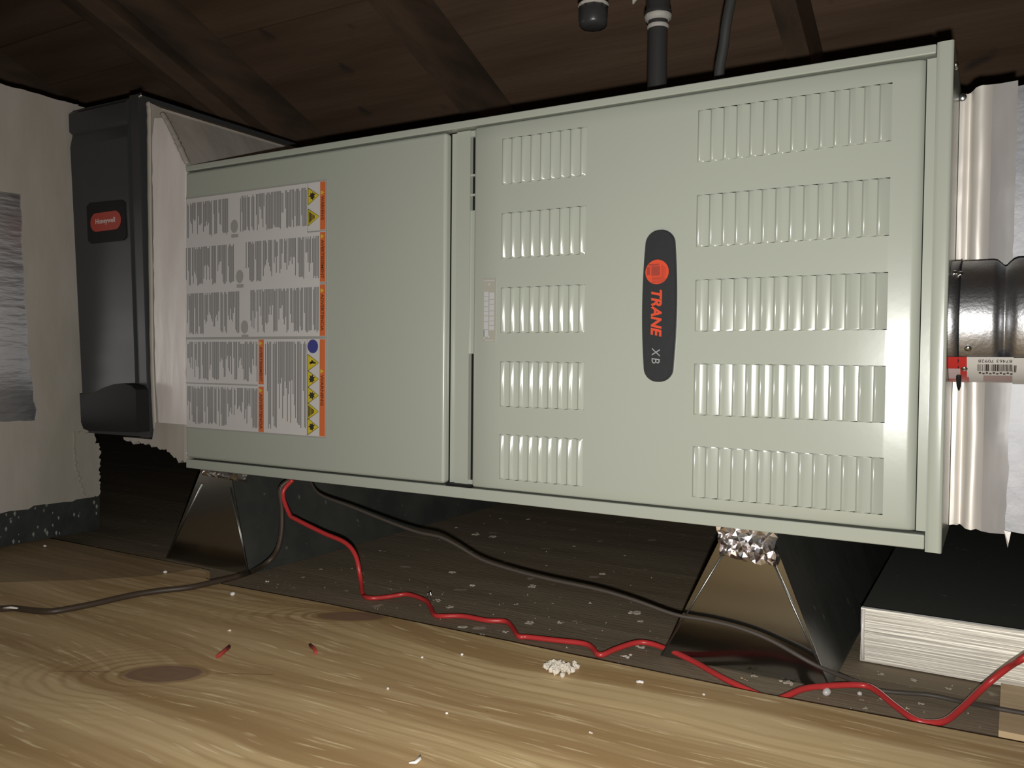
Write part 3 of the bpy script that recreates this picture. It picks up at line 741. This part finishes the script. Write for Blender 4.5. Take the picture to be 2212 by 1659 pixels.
TR = thing('duct_transition', 'pale mastic coated transition between filter cabinet and furnace left end', 'duct')
m = MB()
A0 = Vector((-0.092, 0.004, 0.712)); A1 = Vector((-0.060, 0.004, 0.698)); A2 = Vector((-0.060, 0.004, 0.6945)); A3 = Vector((-0.001, 0.004, 0.6035)); A4 = Vector((-0.001, 0.004, 0.157)); A5 = Vector((-0.076, 0.004, 0.192))
ring = [A0, A1, A2, A3, A4, A5]
bk = [Vector((p.x, 0.66, p.z)) for p in ring]
k = 6
m.add(ring + bk, [tuple(range(k)), tuple(range(2 * k - 1, k - 1, -1))] + [(i, i + k, (i + 1) % k + k, (i + 1) % k) for i in range(k)])
m.build('transition_body', MASTIC, TR)
out = ragged([(-0.004, 0.160), (-0.004, 0.601), (-0.056, 0.682), (-0.074, 0.684), (-0.080, 0.640), (-0.074, 0.30), (-0.066, 0.195)], step=0.012, amp=0.0012, seed=2)
m = MB(); m.poly(out[::-1] if False else out, 0.0015, 0.006); m.build('front_panel', MASTICW, TR)
# thick ragged mastic along the sloping joint, the filter edge and the lower corner
m = MB()
pth = [(-0.090, 0.002, 0.710), (-0.086, 0.001, 0.690), (-0.0855, 0.001, 0.60), (-0.083, 0.001, 0.45), (-0.080, 0.001, 0.30), (-0.074, 0.001, 0.205)]
m.tube(smooth_path(pth, 8), [0.0045 + 0.0012 * noise.noise(Vector((i * 0.7, 1, 2))) for i in range(41)], 8, flat=0.6)
m.tube(smooth_path([(-0.060, 0.006, 0.690), (-0.040, 0.006, 0.664), (-0.020, 0.006, 0.634), (-0.003, 0.006, 0.607)], 8), [0.005 + 0.002 * noise.noise(Vector((i * 0.9, 4, 2))) for i in range(25)], 8, flat=0.7)
m.build('mastic_bead', MASTIC, TR)
m = MB()
out = ragged([(-0.003, 0.158), (-0.003, 0.215), (-0.072, 0.215), (-0.078, 0.1885), (-0.150, 0.1885), (-0.148, 0.184), (-0.100, 0.1815), (-0.055, 0.175), (-0.030, 0.166)], step=0.004, amp=0.0026, seed=5, keep=(0, 1, 2, 3))
m.poly(out, -0.001, 0.010); m.build('mastic_coat', MASTIC, TR)

# ------------------------------------------------------------------ return duct, far left
RX = -0.285
RP = thing('return_plenum', 'big mastic plastered return duct at the left edge of the picture', 'duct')
m = MB()
zt1, zb1 = 0.737, 0.074
m.box(-1.5, RX - 0.003, -0.55, 0.040, zb1, 0.1860)
zb2 = 0.1862
m.hexa([(-1.5, -0.55, zb2), (RX - 0.003, -0.55, zb2), (RX - 0.003, 0.70, zb2), (-1.5, 0.70, zb2), (-1.5, -0.55, zt1), (RX - 0.003, -0.55, zt1), (RX - 0.003, 0.70, zt1), (-1.5, 0.70, zt1)])
m.build('duct_body', MASTIC, RP)
# coat on the face that looks at the furnace, with the bare foil left open in its middle
m = MB()
def yz_poly(m, pts, x0, x1):
    n = len(pts)
    m.add([(x1, y, z) for y, z in pts] + [(x0, y, z) for y, z in pts], [tuple(range(n)), tuple(range(2 * n - 1, n - 1, -1))] + [(i, (i + 1) % n, (i + 1) % n + n, i + n) for i in range(n)])
fp = [on(a, b, 0, RX) for a, b in ((46, 420), (52, 560), (60, 690), (66, 800), (78, 908))]
edge = [(fp[0].y, fp[0].z), (fp[1].y, fp[1].z), (fp[2].y, fp[2].z), (fp[3].y, fp[3].z), (fp[4].y, fp[4].z)]
yz_poly(m, ragged([edge[0], (0.004, 0.737), (0.012, 0.738), (0.020, 0.20), (0.040, 0.165), (0.041, 0.078), (-0.12, 0.070), edge[4], edge[3], edge[2], edge[1]], step=0.014, amp=0.0022, seed=8, keep=(0, 6)), RX - 0.003, RX)
yz_poly(m, ragged([(-0.54, edge[0][1] + 0.004), (-0.54, 0.737), (0.004, 0.737), edge[0]], step=0.014, amp=0.0015, seed=9, keep=(2,)), RX - 0.003, RX)
yz_poly(m, ragged([(-0.54, 0.072), (-0.54, edge[4][1] - 0.002), edge[4], (-0.12, 0.070)], step=0.014, amp=0.0015, seed=10, keep=(2,)), RX - 0.003, RX)
m.build('mastic_coat', MASTIC, RP)
m = MB()
vs = []; ny, nzz = 14, 26
y0_, y1_, z0_, z1_ = -0.54, -0.05, edge[4][1] - 0.012, edge[0][1] + 0.012
for j in range(nzz + 1):
    for i in range(ny + 1):
        yy = y0_ + (y1_ - y0_) * i / ny; zz = z0_ + (z1_ - z0_) * j / nzz
        vs.append((RX - 0.0022 + 0.0006 * noise.noise(Vector((yy * 30, zz * 22, 0))), yy, zz))
m.add(vs, [(j * (ny + 1) + i, j * (ny + 1) + i + 1, (j + 1) * (ny + 1) + i + 1, (j + 1) * (ny + 1) + i) for j in range(nzz) for i in range(ny)], 0, True)
plab(m.build('foil_patch', FOILT, RP), 'bare silver foil left uncovered by the mastic')
# ragged edge strip at the far lower corner
m = MB(); yz_poly(m, ragged([(0.000, 0.19), (0.030, 0.185), (0.046, 0.16), (0.044, 0.077), (0.02, 0.079), (0.004, 0.13)], step=0.0035, amp=0.0026, seed=12), RX, RX + 0.004)
m.build('mastic_smear', MASTIC, RP)

m = MB()
m.hexa([(-1.5, -0.45, 0.0165), (RX - 0.004, -0.45, 0.0165), (RX - 0.004, 0.05, 0.0165), (-1.5, 0.05, 0.0165), (-1.5, -0.45, 0.0735), (RX - 0.004, -0.45, 0.0735), (RX - 0.004, 0.05, 0.0735), (-1.5, 0.05, 0.0735)])
o = m.build('insulation_block', BASEB); tag(o, 'black speckled insulation block under the return duct', 'base')
fl = MB(); rk = random.Random(21)
for k in range(24):
    yy = rk.uniform(-0.13, 0.045); zz = rk.uniform(0.02, 0.07); s = rk.uniform(0.0008, 0.0028)
    fl.add([(RX - 0.004, yy - s, zz), (RX - 0.004, yy, zz - s * 2), (RX - 0.004, yy + s, zz), (RX - 0.004, yy, zz + s * 1.5), (RX - 0.004 + s * 0.8, yy, zz)], [(0, 1, 4), (1, 2, 4), (2, 3, 4), (3, 0, 4)])
f_ = fl.build('mastic_fleck', mat('grey_fleck', (0.24, 0.23, 0.21), 0.7), o); f_['kind'] = 'stuff'

# ------------------------------------------------------------------ folded sheet-metal stands
def stand(name, label, b0, b1, t0, t1, y0, y1, ztop, mtl):
    s = thing(name, label, 'stand', None)
    th = 0.0012
    m = MB(); m.poly([(b0, 0.001), (b1, 0.001), (t1, ztop), (t0, ztop)], y0, y0 + th); m.build('front_plate', mtl, s)
    for (xb, xt, nm) in ((b0, t0, -1), (b1, t1, 1)):
        m = MB()
        m.add([(xb, y0 + th, 0.001), (xb, y1, 0.001), (xt, y1, ztop), (xt, y0 + th, ztop), (xb - nm * th, y0 + th, 0.001), (xb - nm * th, y1, 0.001), (xt - nm * th, y1, ztop), (xt - nm * th, y0 + th, ztop)],
              [(0, 1, 2, 3), (4, 7, 6, 5), (0, 3, 7, 4), (1, 5, 6, 2), (3, 2, 6, 7), (0, 4, 5, 1)])
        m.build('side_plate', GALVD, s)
    m = MB(); m.poly([(b0, 0.001), (b1, 0.001), (t1, ztop), (t0, ztop)], y1, y1 + th); m.build('back_plate', mtl, s)
    m = MB(); m.box(t0, t1, y0, y1, ztop - th, ztop); m.build('top_plate', mtl, s)
    for xb, xt in ((b0, t0), (b1, t1)):
        m = MB(); m.tube([(xb, y0 - 0.0006, 0.002), (xt, y0 - 0.0006, ztop * 0.84)], 0.0010, 6); m.build('folded_edge', EDGE, s)
    return s
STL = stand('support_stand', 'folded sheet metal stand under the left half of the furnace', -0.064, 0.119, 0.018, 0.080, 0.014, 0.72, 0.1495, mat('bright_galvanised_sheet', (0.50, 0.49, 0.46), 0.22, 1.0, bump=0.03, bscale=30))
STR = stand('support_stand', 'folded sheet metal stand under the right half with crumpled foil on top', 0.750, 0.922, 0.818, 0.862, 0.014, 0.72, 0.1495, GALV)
def crumple(name, x0, x1, z0, z1, y, amp, nx, nz, seed, parent, mtl=FOIL):
    rk = random.Random(seed); m = MB(); vs = []
    for j in range(nz + 1):
        for i in range(nx + 1):
            u, v = i / nx, j / nz
            jx = rk.uniform(-0.3, 0.3) * (x1 - x0) / nx; jz = rk.uniform(-0.35, 0.35) * (z1 - z0) / nz
            if j == nz: jz = 0
            zlow = z0 - 0.004 * u
            vs.append((x0 + (x1 - x0) * u + jx + (0.004 * (1 - v) if i == 0 else 0), y - amp * rk.uniform(0.1, 1) * (0.4 + 0.6 * math.sin(math.pi * min(1, v * 1.2))), zlow + (z1 - zlow) * v + jz))
    n = nx + 1; fs = []
    for j in range(nz):
        for i in range(nx):
            a, b, c, d = j * n + i, j * n + i + 1, (j + 1) * n + i + 1, (j + 1) * n + i
            fs += [(a, b, c), (a, c, d)] if rk.random() < 0.5 else [(a, b, d), (b, c, d)]
    m.add(vs, fs); 
    me = m.mesh(name, mtl); o = link(name, me, parent); so = o.modifiers.new('t', 'SOLIDIFY'); so.thickness = 0.0004; return o
plab(crumple('foil_wrap', 0.810, 0.870, 0.119, 0.1492, 0.011, 0.011, 15, 8, 31, STR), 'crumpled shiny foil tape')
plab(crumple('foil_wrap', 0.020, 0.120, 0.1405, 0.1494, 0.012, 0.006, 16, 3, 33, STL), 'thin crinkled foil tape')

# ------------------------------------------------------------------ low metal floor duct, right
FD = thing('floor_duct', 'low black topped metal duct with bright front on the floor at right', 'duct')
q0 = on(1860, 1310, 2, 0.0590)
m = MB(); m.box(0.9365, 1.75, 0.1135, 0.70, 0.002, 0.0585); m.build('duct_body', mat('black_dusty_duct', (0.075, 0.077, 0.070), 0.5, spec=0.4, bump=0.05, bscale=60, speck=((0.16, 0.155, 0.14), 60.0, 0.72)), FD)
m = MB(); m.box(0.9360, 1.75, 0.1115, 0.1133, 0.0015, 0.0590); m.build('front_panel', TAPEP, FD)
m = MB(); m.tube([(0.9385, 0.1112, 0.003), (0.9378, 0.1110, 0.03), (0.9385, 0.1112, 0.0575)], 0.0019, 6); m.build('sealed_edge', MASTICW, FD)
m = MB(); m.box(0.937, 1.75, 0.1108, 0.1138, 0.0585, 0.0602); m.build('top_seam', EDGE, FD)

# small pine block
e0, e1 = on(2165, 1490, 2, 0.010), on(2163, 1578, 2, 0.010)
m = MB()
slab(m, [(1.0635, -0.022), (1.30, -0.022), (1.30, 0.100), (1.0655, 0.100)], 0.0005, 0.0075)
o = m.build('pine_offcut', PALEW); tag(o, 'pale pine offcut lying on the floor below the bright duct front', 'wood')

# ------------------------------------------------------------------ gas piping above the furnace
GP = thing('gas_pipe', 'black iron gas pipe standing up behind the furnace top edge', 'pipe')
def vert(px0, px1, py, y): a, b = on(px0, py, 1, y), on(px1, py, 1, y); return (a.x + b.x) / 2, (b - a).length / 2, a.z
gx, gr, gz = vert(1401, 1440, 120, 0.2)
m = MB(); m.lathe([(0.600, gr), (0.80, gr)], (gx, 0.2, 0), (0, 0, 1), 24); m.build('riser', IRON, GP)
zc = on(1420, 42, 1, 0.2).z
m = MB(); m.lathe([(zc, gr * 1.0), (zc + 0.002, gr * 1.32), (zc + 0.009, gr * 1.38), (zc + 0.012, gr * 1.22), (zc + 0.040, gr * 1.22), (zc + 0.045, gr * 1.35), (zc + 0.055, gr * 1.35)], (gx, 0.2, 0), (0, 0, 1), 28); m.build('coupling', IRON, GP)
m = MB(); vs = []
m.lathe([(zc - 0.013, gr * 1.02), (zc - 0.011, gr * 1.14), (zc - 0.008, gr * 1.08)], (gx, 0.2, 0), (0, 0, 1), 24)
m.lathe([(zc - 0.003, gr * 1.05), (zc - 0.001, gr * 1.32), (zc + 0.003, gr * 1.42), (zc + 0.0045, gr * 1.38)], (gx, 0.2, 0), (0, 0, 1), 24); m.build('thread_tape', DOPE, GP)
dx_, dr_, dz_ = vert(1253, 1311, 30, 0.15)
m = MB(); ze = on(1280, 62, 1, 0.15).z
m.lathe([(ze, 0.0005), (ze + 0.0004, dr_ * 0.55), (ze + 0.002, dr_ * 0.85), (ze + 0.006, dr_ * 0.97), (ze + 0.026, dr_), (ze + 0.0275, dr_ * 0.85), (ze + 0.080, dr_ * 0.82)], (dx_, 0.15, 0), (0, 0, 1), 10)
m.build('drip_cap', IRON, GP)
m = MB(); m.lathe([(ze + 0.0270, dr_ * 0.85), (ze + 0.028, dr_ * 1.03), (ze + 0.0305, dr_ * 1.0), (ze + 0.032, dr_ * 0.84)], (dx_, 0.15, 0), (0, 0, 1), 24); m.build('thread_tape', DOPE, GP)
m = MB(); m.tube([(dx_, 0.15, ze + 0.08), (dx_ + 0.03, 0.167, ze + 0.092), (gx - 0.03, 0.19, 0.80), (gx, 0.2, 0.80)], gr, 16); m.build('cross_pipe', IRON, GP)
q = on(1369, 0, 1, 0.18); m = MB(); m.tube([(q.x + 0.004, 0.18, q.z + 0.012), (q.x + 0.002, 0.18, q.z + 0.002), (q.x - 0.001, 0.18, q.z - 0.005)], [0.003, 0.0045, 0.001], 6); m.build('loose_tape', DOPE, GP)
a, b = on(1553, 165, 1, 0.2), on(1581, -10, 1, 0.2)
m = MB(); m.tube(smooth_path([(a.x - 0.001, 0.2, 0.604), (a.x, 0.2, a.z), (on(1563, 100, 1, .2).x, 0.2, on(1563, 100, 1, .2).z), (b.x, 0.2, b.z), (b.x + 0.04, 0.22, 0.98), (b.x + 0.05, 0.24, 1.098)], 5), 0.0065, 12)
o = m.build('conduit', COND); tag(o, 'thin dark grey cable leaning up behind the furnace right of the gas pipe', 'cable')

# ------------------------------------------------------------------ wires
def fl_(px, py, z): return on(px, py, 2, z)
P_ = [Vector((0.2025, 0.018, 0.1465))]
P_ += [on(611, 1065, 1, 0.010), on(625, 1110, 1, 0.005), on(640, 1122, 1, 0.002), on(700, 1152, 1, -0.002), on(745, 1172, 1, -0.006), on(768, 1200, 1, -0.010), on(778, 1245, 1, -0.013)]
P_ += [fl_(784, 1283, 0.006), fl_(800, 1292, 0.004), fl_(840, 1289, 0.004), fl_(880, 1284, 0.006), fl_(918, 1297, 0.006), fl_(930, 1312, 0.004), fl_(938, 1328, 0.003), fl_(955, 1331, 0.004), fl_(1000, 1331, 0.005), fl_(1050, 1340, 0.005),
       fl_(1090, 1342, 0.005), fl_(1105, 1353, 0.004), fl_(1120, 1374, 0.004), fl_(1140, 1376, 0.004), fl_(1200, 1383, 0.005), fl_(1260, 1390, 0.006), fl_(1280, 1400, 0.005), fl_(1296, 1415, 0.004), fl_(1330, 1402, 0.006),
       fl_(1370, 1389, 0.008), fl_(1400, 1389, 0.008), fl_(1440, 1402, 0.007), fl_(1500, 1430, 0.006), fl_(1560, 1464, 0.006), fl_(1610, 1488, 0.005), fl_(1645, 1503, 0.003), fl_(1675, 1511, 0.003), fl_(1700, 1503, 0.005), fl_(1740, 1487, 0.008),
       fl_(1800, 1481, 0.008), fl_(1860, 1480, 0.008), fl_(1890, 1490, 0.008), fl_(1930, 1522, 0.006), fl_(1970, 1551, 0.005), fl_(2000, 1561, 0.004), fl_(2040, 1558, 0.005), fl_(2075, 1532, 0.010)]
P_ += [on(2130, 1480, 2, 0.024), on(2180, 1440, 2, 0.045), on(2225, 1412, 2, 0.065), Vector((1.125, 0.135, 0.070)), Vector((1.20, 0.18, 0.0630)), Vector((1.36, 0.235, 0.0620))]
m = MB(); m.tube(smooth_path(P_, 5), 0.0030, 10)
o = m.build('red_wire', REDW); tag(o, 'long red wire hanging from the furnace and winding along the plywood edge', 'wire')
P_ = [Vector((0.222, 0.030, 0.1475))] + [on(a, b, 1, yy) for a, b, yy in ((690, 1067, 0.014), (760, 1095, 0.009), (850, 1131, 0.006), (905, 1150, 0.005), (951, 1160, 0.005), (991, 1180, 0.005), (1041, 1209, 0.005),
      (1107, 1231, 0.005), (1190, 1252, 0.005), (1294, 1274, 0.005), (1372, 1297, 0.005), (1460, 1328, 0.005), (1529, 1340, 0.006), (1601, 1358, 0.006), (1670, 1386, 0.005), (1764, 1438, 0.003))]
P_ += [fl_(1858, 1476, 0.006), fl_(1900, 1491, 0.004), fl_(1950, 1497, 0.004), fl_(2010, 1502, 0.004), fl_(2080, 1517, 0.005), fl_(2150, 1530, 0.0115), fl_(2212, 1541, 0.0115), fl_(2300, 1556, 0.0115)]
m = MB(); m.tube(smooth_path(P_, 5), 0.0021, 8)
o = m.build('dark_cord', CORD2); tag(o, 'thin dark brown cord crossing the dusty floor behind the red wire', 'cord')
P_ = [fl_(a, b, 0.0195) for a, b in ((-420, 1345), (-200, 1318), (-60, 1312), (0, 1315), (30, 1314), (70, 1319), (110, 1321), (150, 1315), (210, 1303), (280, 1287), (340, 1277), (410, 1269), (460, 1258), (500, 1249), (520, 1243))] + [fl_(541, 1236, 0.012), on(575, 1217, 1, -0.028), on(598, 1190, 1, -0.012), on(608, 1150, 1, 0.0), on(609, 1100, 1, 0.008), on(606, 1055, 1, 0.014), Vector((0.193, 0.026, 0.1460))]
m = MB(); m.tube(smooth_path(P_, 5), 0.0036, 8)
o = m.build('brown_cord', CORD); tag(o, 'brown cord lying across the plywood at far left', 'cord')
a, b = fl_(8, 1313, 0.0245), fl_(38, 1314, 0.0245)
m = MB(); m.tube([a, a.lerp(b, 0.5) + Vector((0, 0, 0.0008)), b], [0.0014, 0.0022, 0.0012], 6, flat=0.6)
o = m.build('plaster_flake', PLASTER); tag(o, 'white flake lying on the brown cord at the left edge', 'debris')

# ------------------------------------------------------------------ litter on the plywood and on the old boards
def scrap(px0, py0, px1, py1, r, mtl, name, label, cat):
    a, b = fl_(px0, py0, 0.0162 + r), fl_(px1, py1, 0.0162 + r)
    m = MB(); mid = a.lerp(b, 0.5) + Vector((0.0004, 0.0005, 0.0003)); m.tube([a, mid, b], r, 7)
    o = m.build(name, mtl); tag(o, label, cat)
scrap(470, 1418, 495, 1397, 0.0021, REDSCR, 'red_scrap', 'short red wire scrap on plywood just above the big knot', 'scrap')
scrap(670, 1393, 683, 1410, 0.0018, REDSCR, 'red_scrap', 'red wire scrap on plywood below the knot at the board edge', 'scrap')
for (px, py, s, mtl, lb, pr) in ((97, 1182, 0.0035, PLASTER, 'white crumb on the darker plywood strip by the black base', 1), (357, 1239, 0.0040, PLASTER, 'white round crumb on the plywood above the brown cord', 1),
                                 (502, 1287, 0.0044, PLASTER, 'white round crumb on the plywood just below the brown cord end', 1), (1382, 1477, 0.0042, PLASTER, 'bright white crumb alone on plywood right of the popcorn clump', 3),
                                 (999, 1418, 0.0032, PLASTER, 'white two lobed chip on plywood left of the popcorn clump', 2), (912, 1422, 0.0020, PLASTER, 'tiny white chip on plywood between red scrap and popcorn clump', 1),
                                 (493, 1365, 0.0028, FLUFF, 'faint pale speck on plywood above the red scrap', 3), (1520, 1503, 0.0022, FLUFF, 'pale tan speck on plywood below the hidden stretch of red wire', 1),
                                 (1276, 1585, 0.0028, FLUFF, 'small tan flake on the plywood low in the middle', 2), (838, 1490, 0.0022, FLUFF, 'tan speck on plywood right of the big knot', 1), (965, 1543, 0.0020, PLASTER, 'pale sliver on plywood at lower middle', 1)):
    o = lump('debris_crumb', fl_(px, py, 0.016), s, mtl, int(px), 0.7, pr); tag(o, lb, 'debris')
a = fl_(883, 1648, 0.0185); m = MB()
m.tube([a, fl_(897, 1647, 0.0185), fl_(906, 1640, 0.0185), fl_(908, 1632, 0.0185)], [0.0008, 0.0017, 0.0017, 0.0008], 6, flat=0.7); o = m.build('plaster_flake', PLASTER); tag(o, 'curved white flake on plywood at the bottom of the picture', 'debris')
# popcorn-like clump: many small granules grown together
pc = on(1215, 1449, 2, 0.016)
bm = bmesh.new(); rk = random.Random(77)
for k in range(60):
    u = rk.gauss(0, 0.5); v = rk.gauss(0, 0.42)
    if u * u + v * v > 1: continue
    r = bmesh.ops.create_icosphere(bm, subdivisions=1, radius=rk.uniform(0.0018, 0.0036))
    for q in r['verts']: q.co = q.co * rk.uniform(0.8, 1.1) + Vector((u * 0.021, v * 0.021, 0.0022 + rk.uniform(0, 0.006) * (1 - (u * u + v * v))))
me = bpy.data.meshes.new('insulation_clump'); bm.to_mesh(me); bm.free(); me.materials.append(FLUFF)
o = link('insulation_clump', me); o.location = pc; o.rotation_euler = (0, 0, 0.4); tag(o, 'popcorn like clump of pale insulation granules on the plywood', 'insulation')

CL = [(1020, 1265, 9), (1150, 1268, 15), (975, 1237, 13), (1030, 1155, 12), (1065, 1160, 10), (1140, 1122, 6), (1080, 1120, 7), (985, 1140, 6), (945, 1297, 11), (972, 1312, 12), (1145, 1347, 13), (1090, 1365, 9), (1000, 1355, 14), (1040, 1372, 9),
      (1275, 1303, 6), (1115, 1305, 6), (1195, 1303, 6), (1370, 1325, 17), (1385, 1342, 8), (1210, 1345, 9), (1440, 1415, 12), (1480, 1405, 9), (1530, 1412, 6), (1585, 1305, 6), (1630, 1460, 8), (1660, 1410, 9), (1700, 1475, 17), (1330, 1332, 4), (1060, 1283, 5),
      (845, 1273, 5), (725, 1258, 4), (655, 1247, 6), (690, 1230, 6), (760, 1228, 5), (785, 1258, 5), (600, 1262, 5), (820, 1190, 6), (1905, 1510, 8), (1860, 1512, 6), (1975, 1470, 9), (1905, 1457, 8), (2050, 1488, 9), (1960, 1530, 7), (1990, 1520, 8), (1870, 1530, 8), (2115, 1570, 5), (1240, 1180, 6), (1180, 1222, 6), (1300, 1240, 9), (1350, 1200, 5)]
for i, (px, py, s) in enumerate(CL):
    p = fl_(px, py, 0.0); ss = s * 0.00052 * (p - CAM).length
    o = lump('dust_clump', (p.x, p.y, -0.0005), ss, FLUFFD if i % 7 else FLUFF, 100 + i, 0.38, 16 if s > 7 else 7)
    own = {(1150, 1268): 'wide pale insulation clump on the floor below the middle of the dark cord', (975, 1237): 'flat grey insulation clump nearest above the start of the staple stretch of red wire',
           (1030, 1155): 'faint grey clump under the furnace just right of where the cord leaves the stand', (1065, 1160): 'yellowish pale clump under the furnace beside a fainter grey one',
           (1145, 1347): 'bright round insulation clump just above the second bend of red wire', (1370, 1325): 'large ragged grey clump left of the right stand, below the dark cord',
           (1385, 1342): 'smaller clump touching the lower right of the large ragged one', (1700, 1475): 'large pale insulation clump in the dip between the two red wire arches',
           (1630, 1460): 'loose grey clump left of the wire dip by the plywood edge', (1440, 1415): 'pale clump just under the crest of the first red wire arch',
           (1480, 1405): 'grey clump right of the crest of the first red wire arch', (2050, 1488): 'fluffy grey clump on the floor just below the bright duct front',
           (1027, 1265): ''}.get((px, py))
    if own: tag(o, own, 'insulation')
    else: tag(o, 'small dusty grey clump of loose insulation on the dark floorboards', 'insulation', 'insulation clumps on the dark floor')
for px, py, s, lb in ((1385, 1400, 14, 'dark tangled dirt clump under the arch of the red wire'), (1352, 1420, 13, 'tan and grey insulation clump left of the dirt under the wire arch')):
    p = fl_(px, py, 0); o = lump('dirt_clump', (p.x, p.y, 0), s * 0.0005, FLUFFD if s == 14 else FLUFF, px, 0.5, 9); tag(o, lb, 'debris')
for px, py, s, lb in ((1600, 1466, 5.5, 'tan crumb on the floor left of the wire dip'), (1594, 1413, 5, 'yellowish crumb on the floor between cord and red wire'), (1612, 1470, 4.5, 'small tan crumb touching the red wire before its dip')):
    p = fl_(px, py, 0); o = lump('tan_crumb', (p.x, p.y, 0), s * 0.0006, FLUFFY, px, 0.6, 2); tag(o, lb, 'debris')
for px, py, lb in ((1785, 1503, 'round glassy bead on the floor under the second wire arch'), (1857, 1503, 'shiny bead at the right end of the second wire arch')):
    p = fl_(px, py, 0); o = lump('glass_bead', (p.x, p.y, 0), 0.0052 if px < 1800 else 0.0032, BEAD, px, 0.9, 1); tag(o, lb, 'bead')
p = fl_(580, 1258, 0); o = lump('glass_bead', (p.x, p.y, 0), 0.0035, BEAD, 3, 0.9, 2); tag(o, 'tiny shiny bead on the floor right of the left stand', 'bead')
# staple holding the red wire
s0 = fl_(927, 1298, 0.002)
m = MB(); m.tube([s0 + Vector((0, -0.003, -0.002)), s0 + Vector((0, -0.003, 0.010)), s0 + Vector((0.001, 0.002, 0.012)), s0 + Vector((0.001, 0.004, -0.002))], 0.0010, 6)
o = m.build('wire_staple', SCREW); tag(o, 'bright metal staple over the red wire on the dark floor', 'staple')
# uncountable dust flecks
m = MB(); rk = random.Random(50)
for k in range(230):
    x = rk.uniform(0.1, 1.06); y = rk.uniform(-0.06, 0.7) if rk.random() < 0.6 else rk.uniform(-0.06, 0.12)
    if 0.74 < x < 0.93 and y > 0.0: continue
    if x > 0.93 and y > 0.105: continue
    if x < 0.13 and y > 0.0: continue
    s = rk.uniform(0.0006, 0.002); a = rk.uniform(0, 3)
    m.add([(x + s * math.cos(a + q * 2.1), y + s * math.sin(a + q * 2.1), -0.001) for q in range(3)] + [(x, y, s * 0.8)], [(0, 1, 3), (1, 2, 3), (2, 0, 3)])
o = m.build('dust_flecks', mat('dull_dust', (0.34, 0.29, 0.23), 0.9, spec=0.1)); o['kind'] = 'stuff'; tag(o, 'scattered pale dust flecks over the dark floorboards', 'dust')
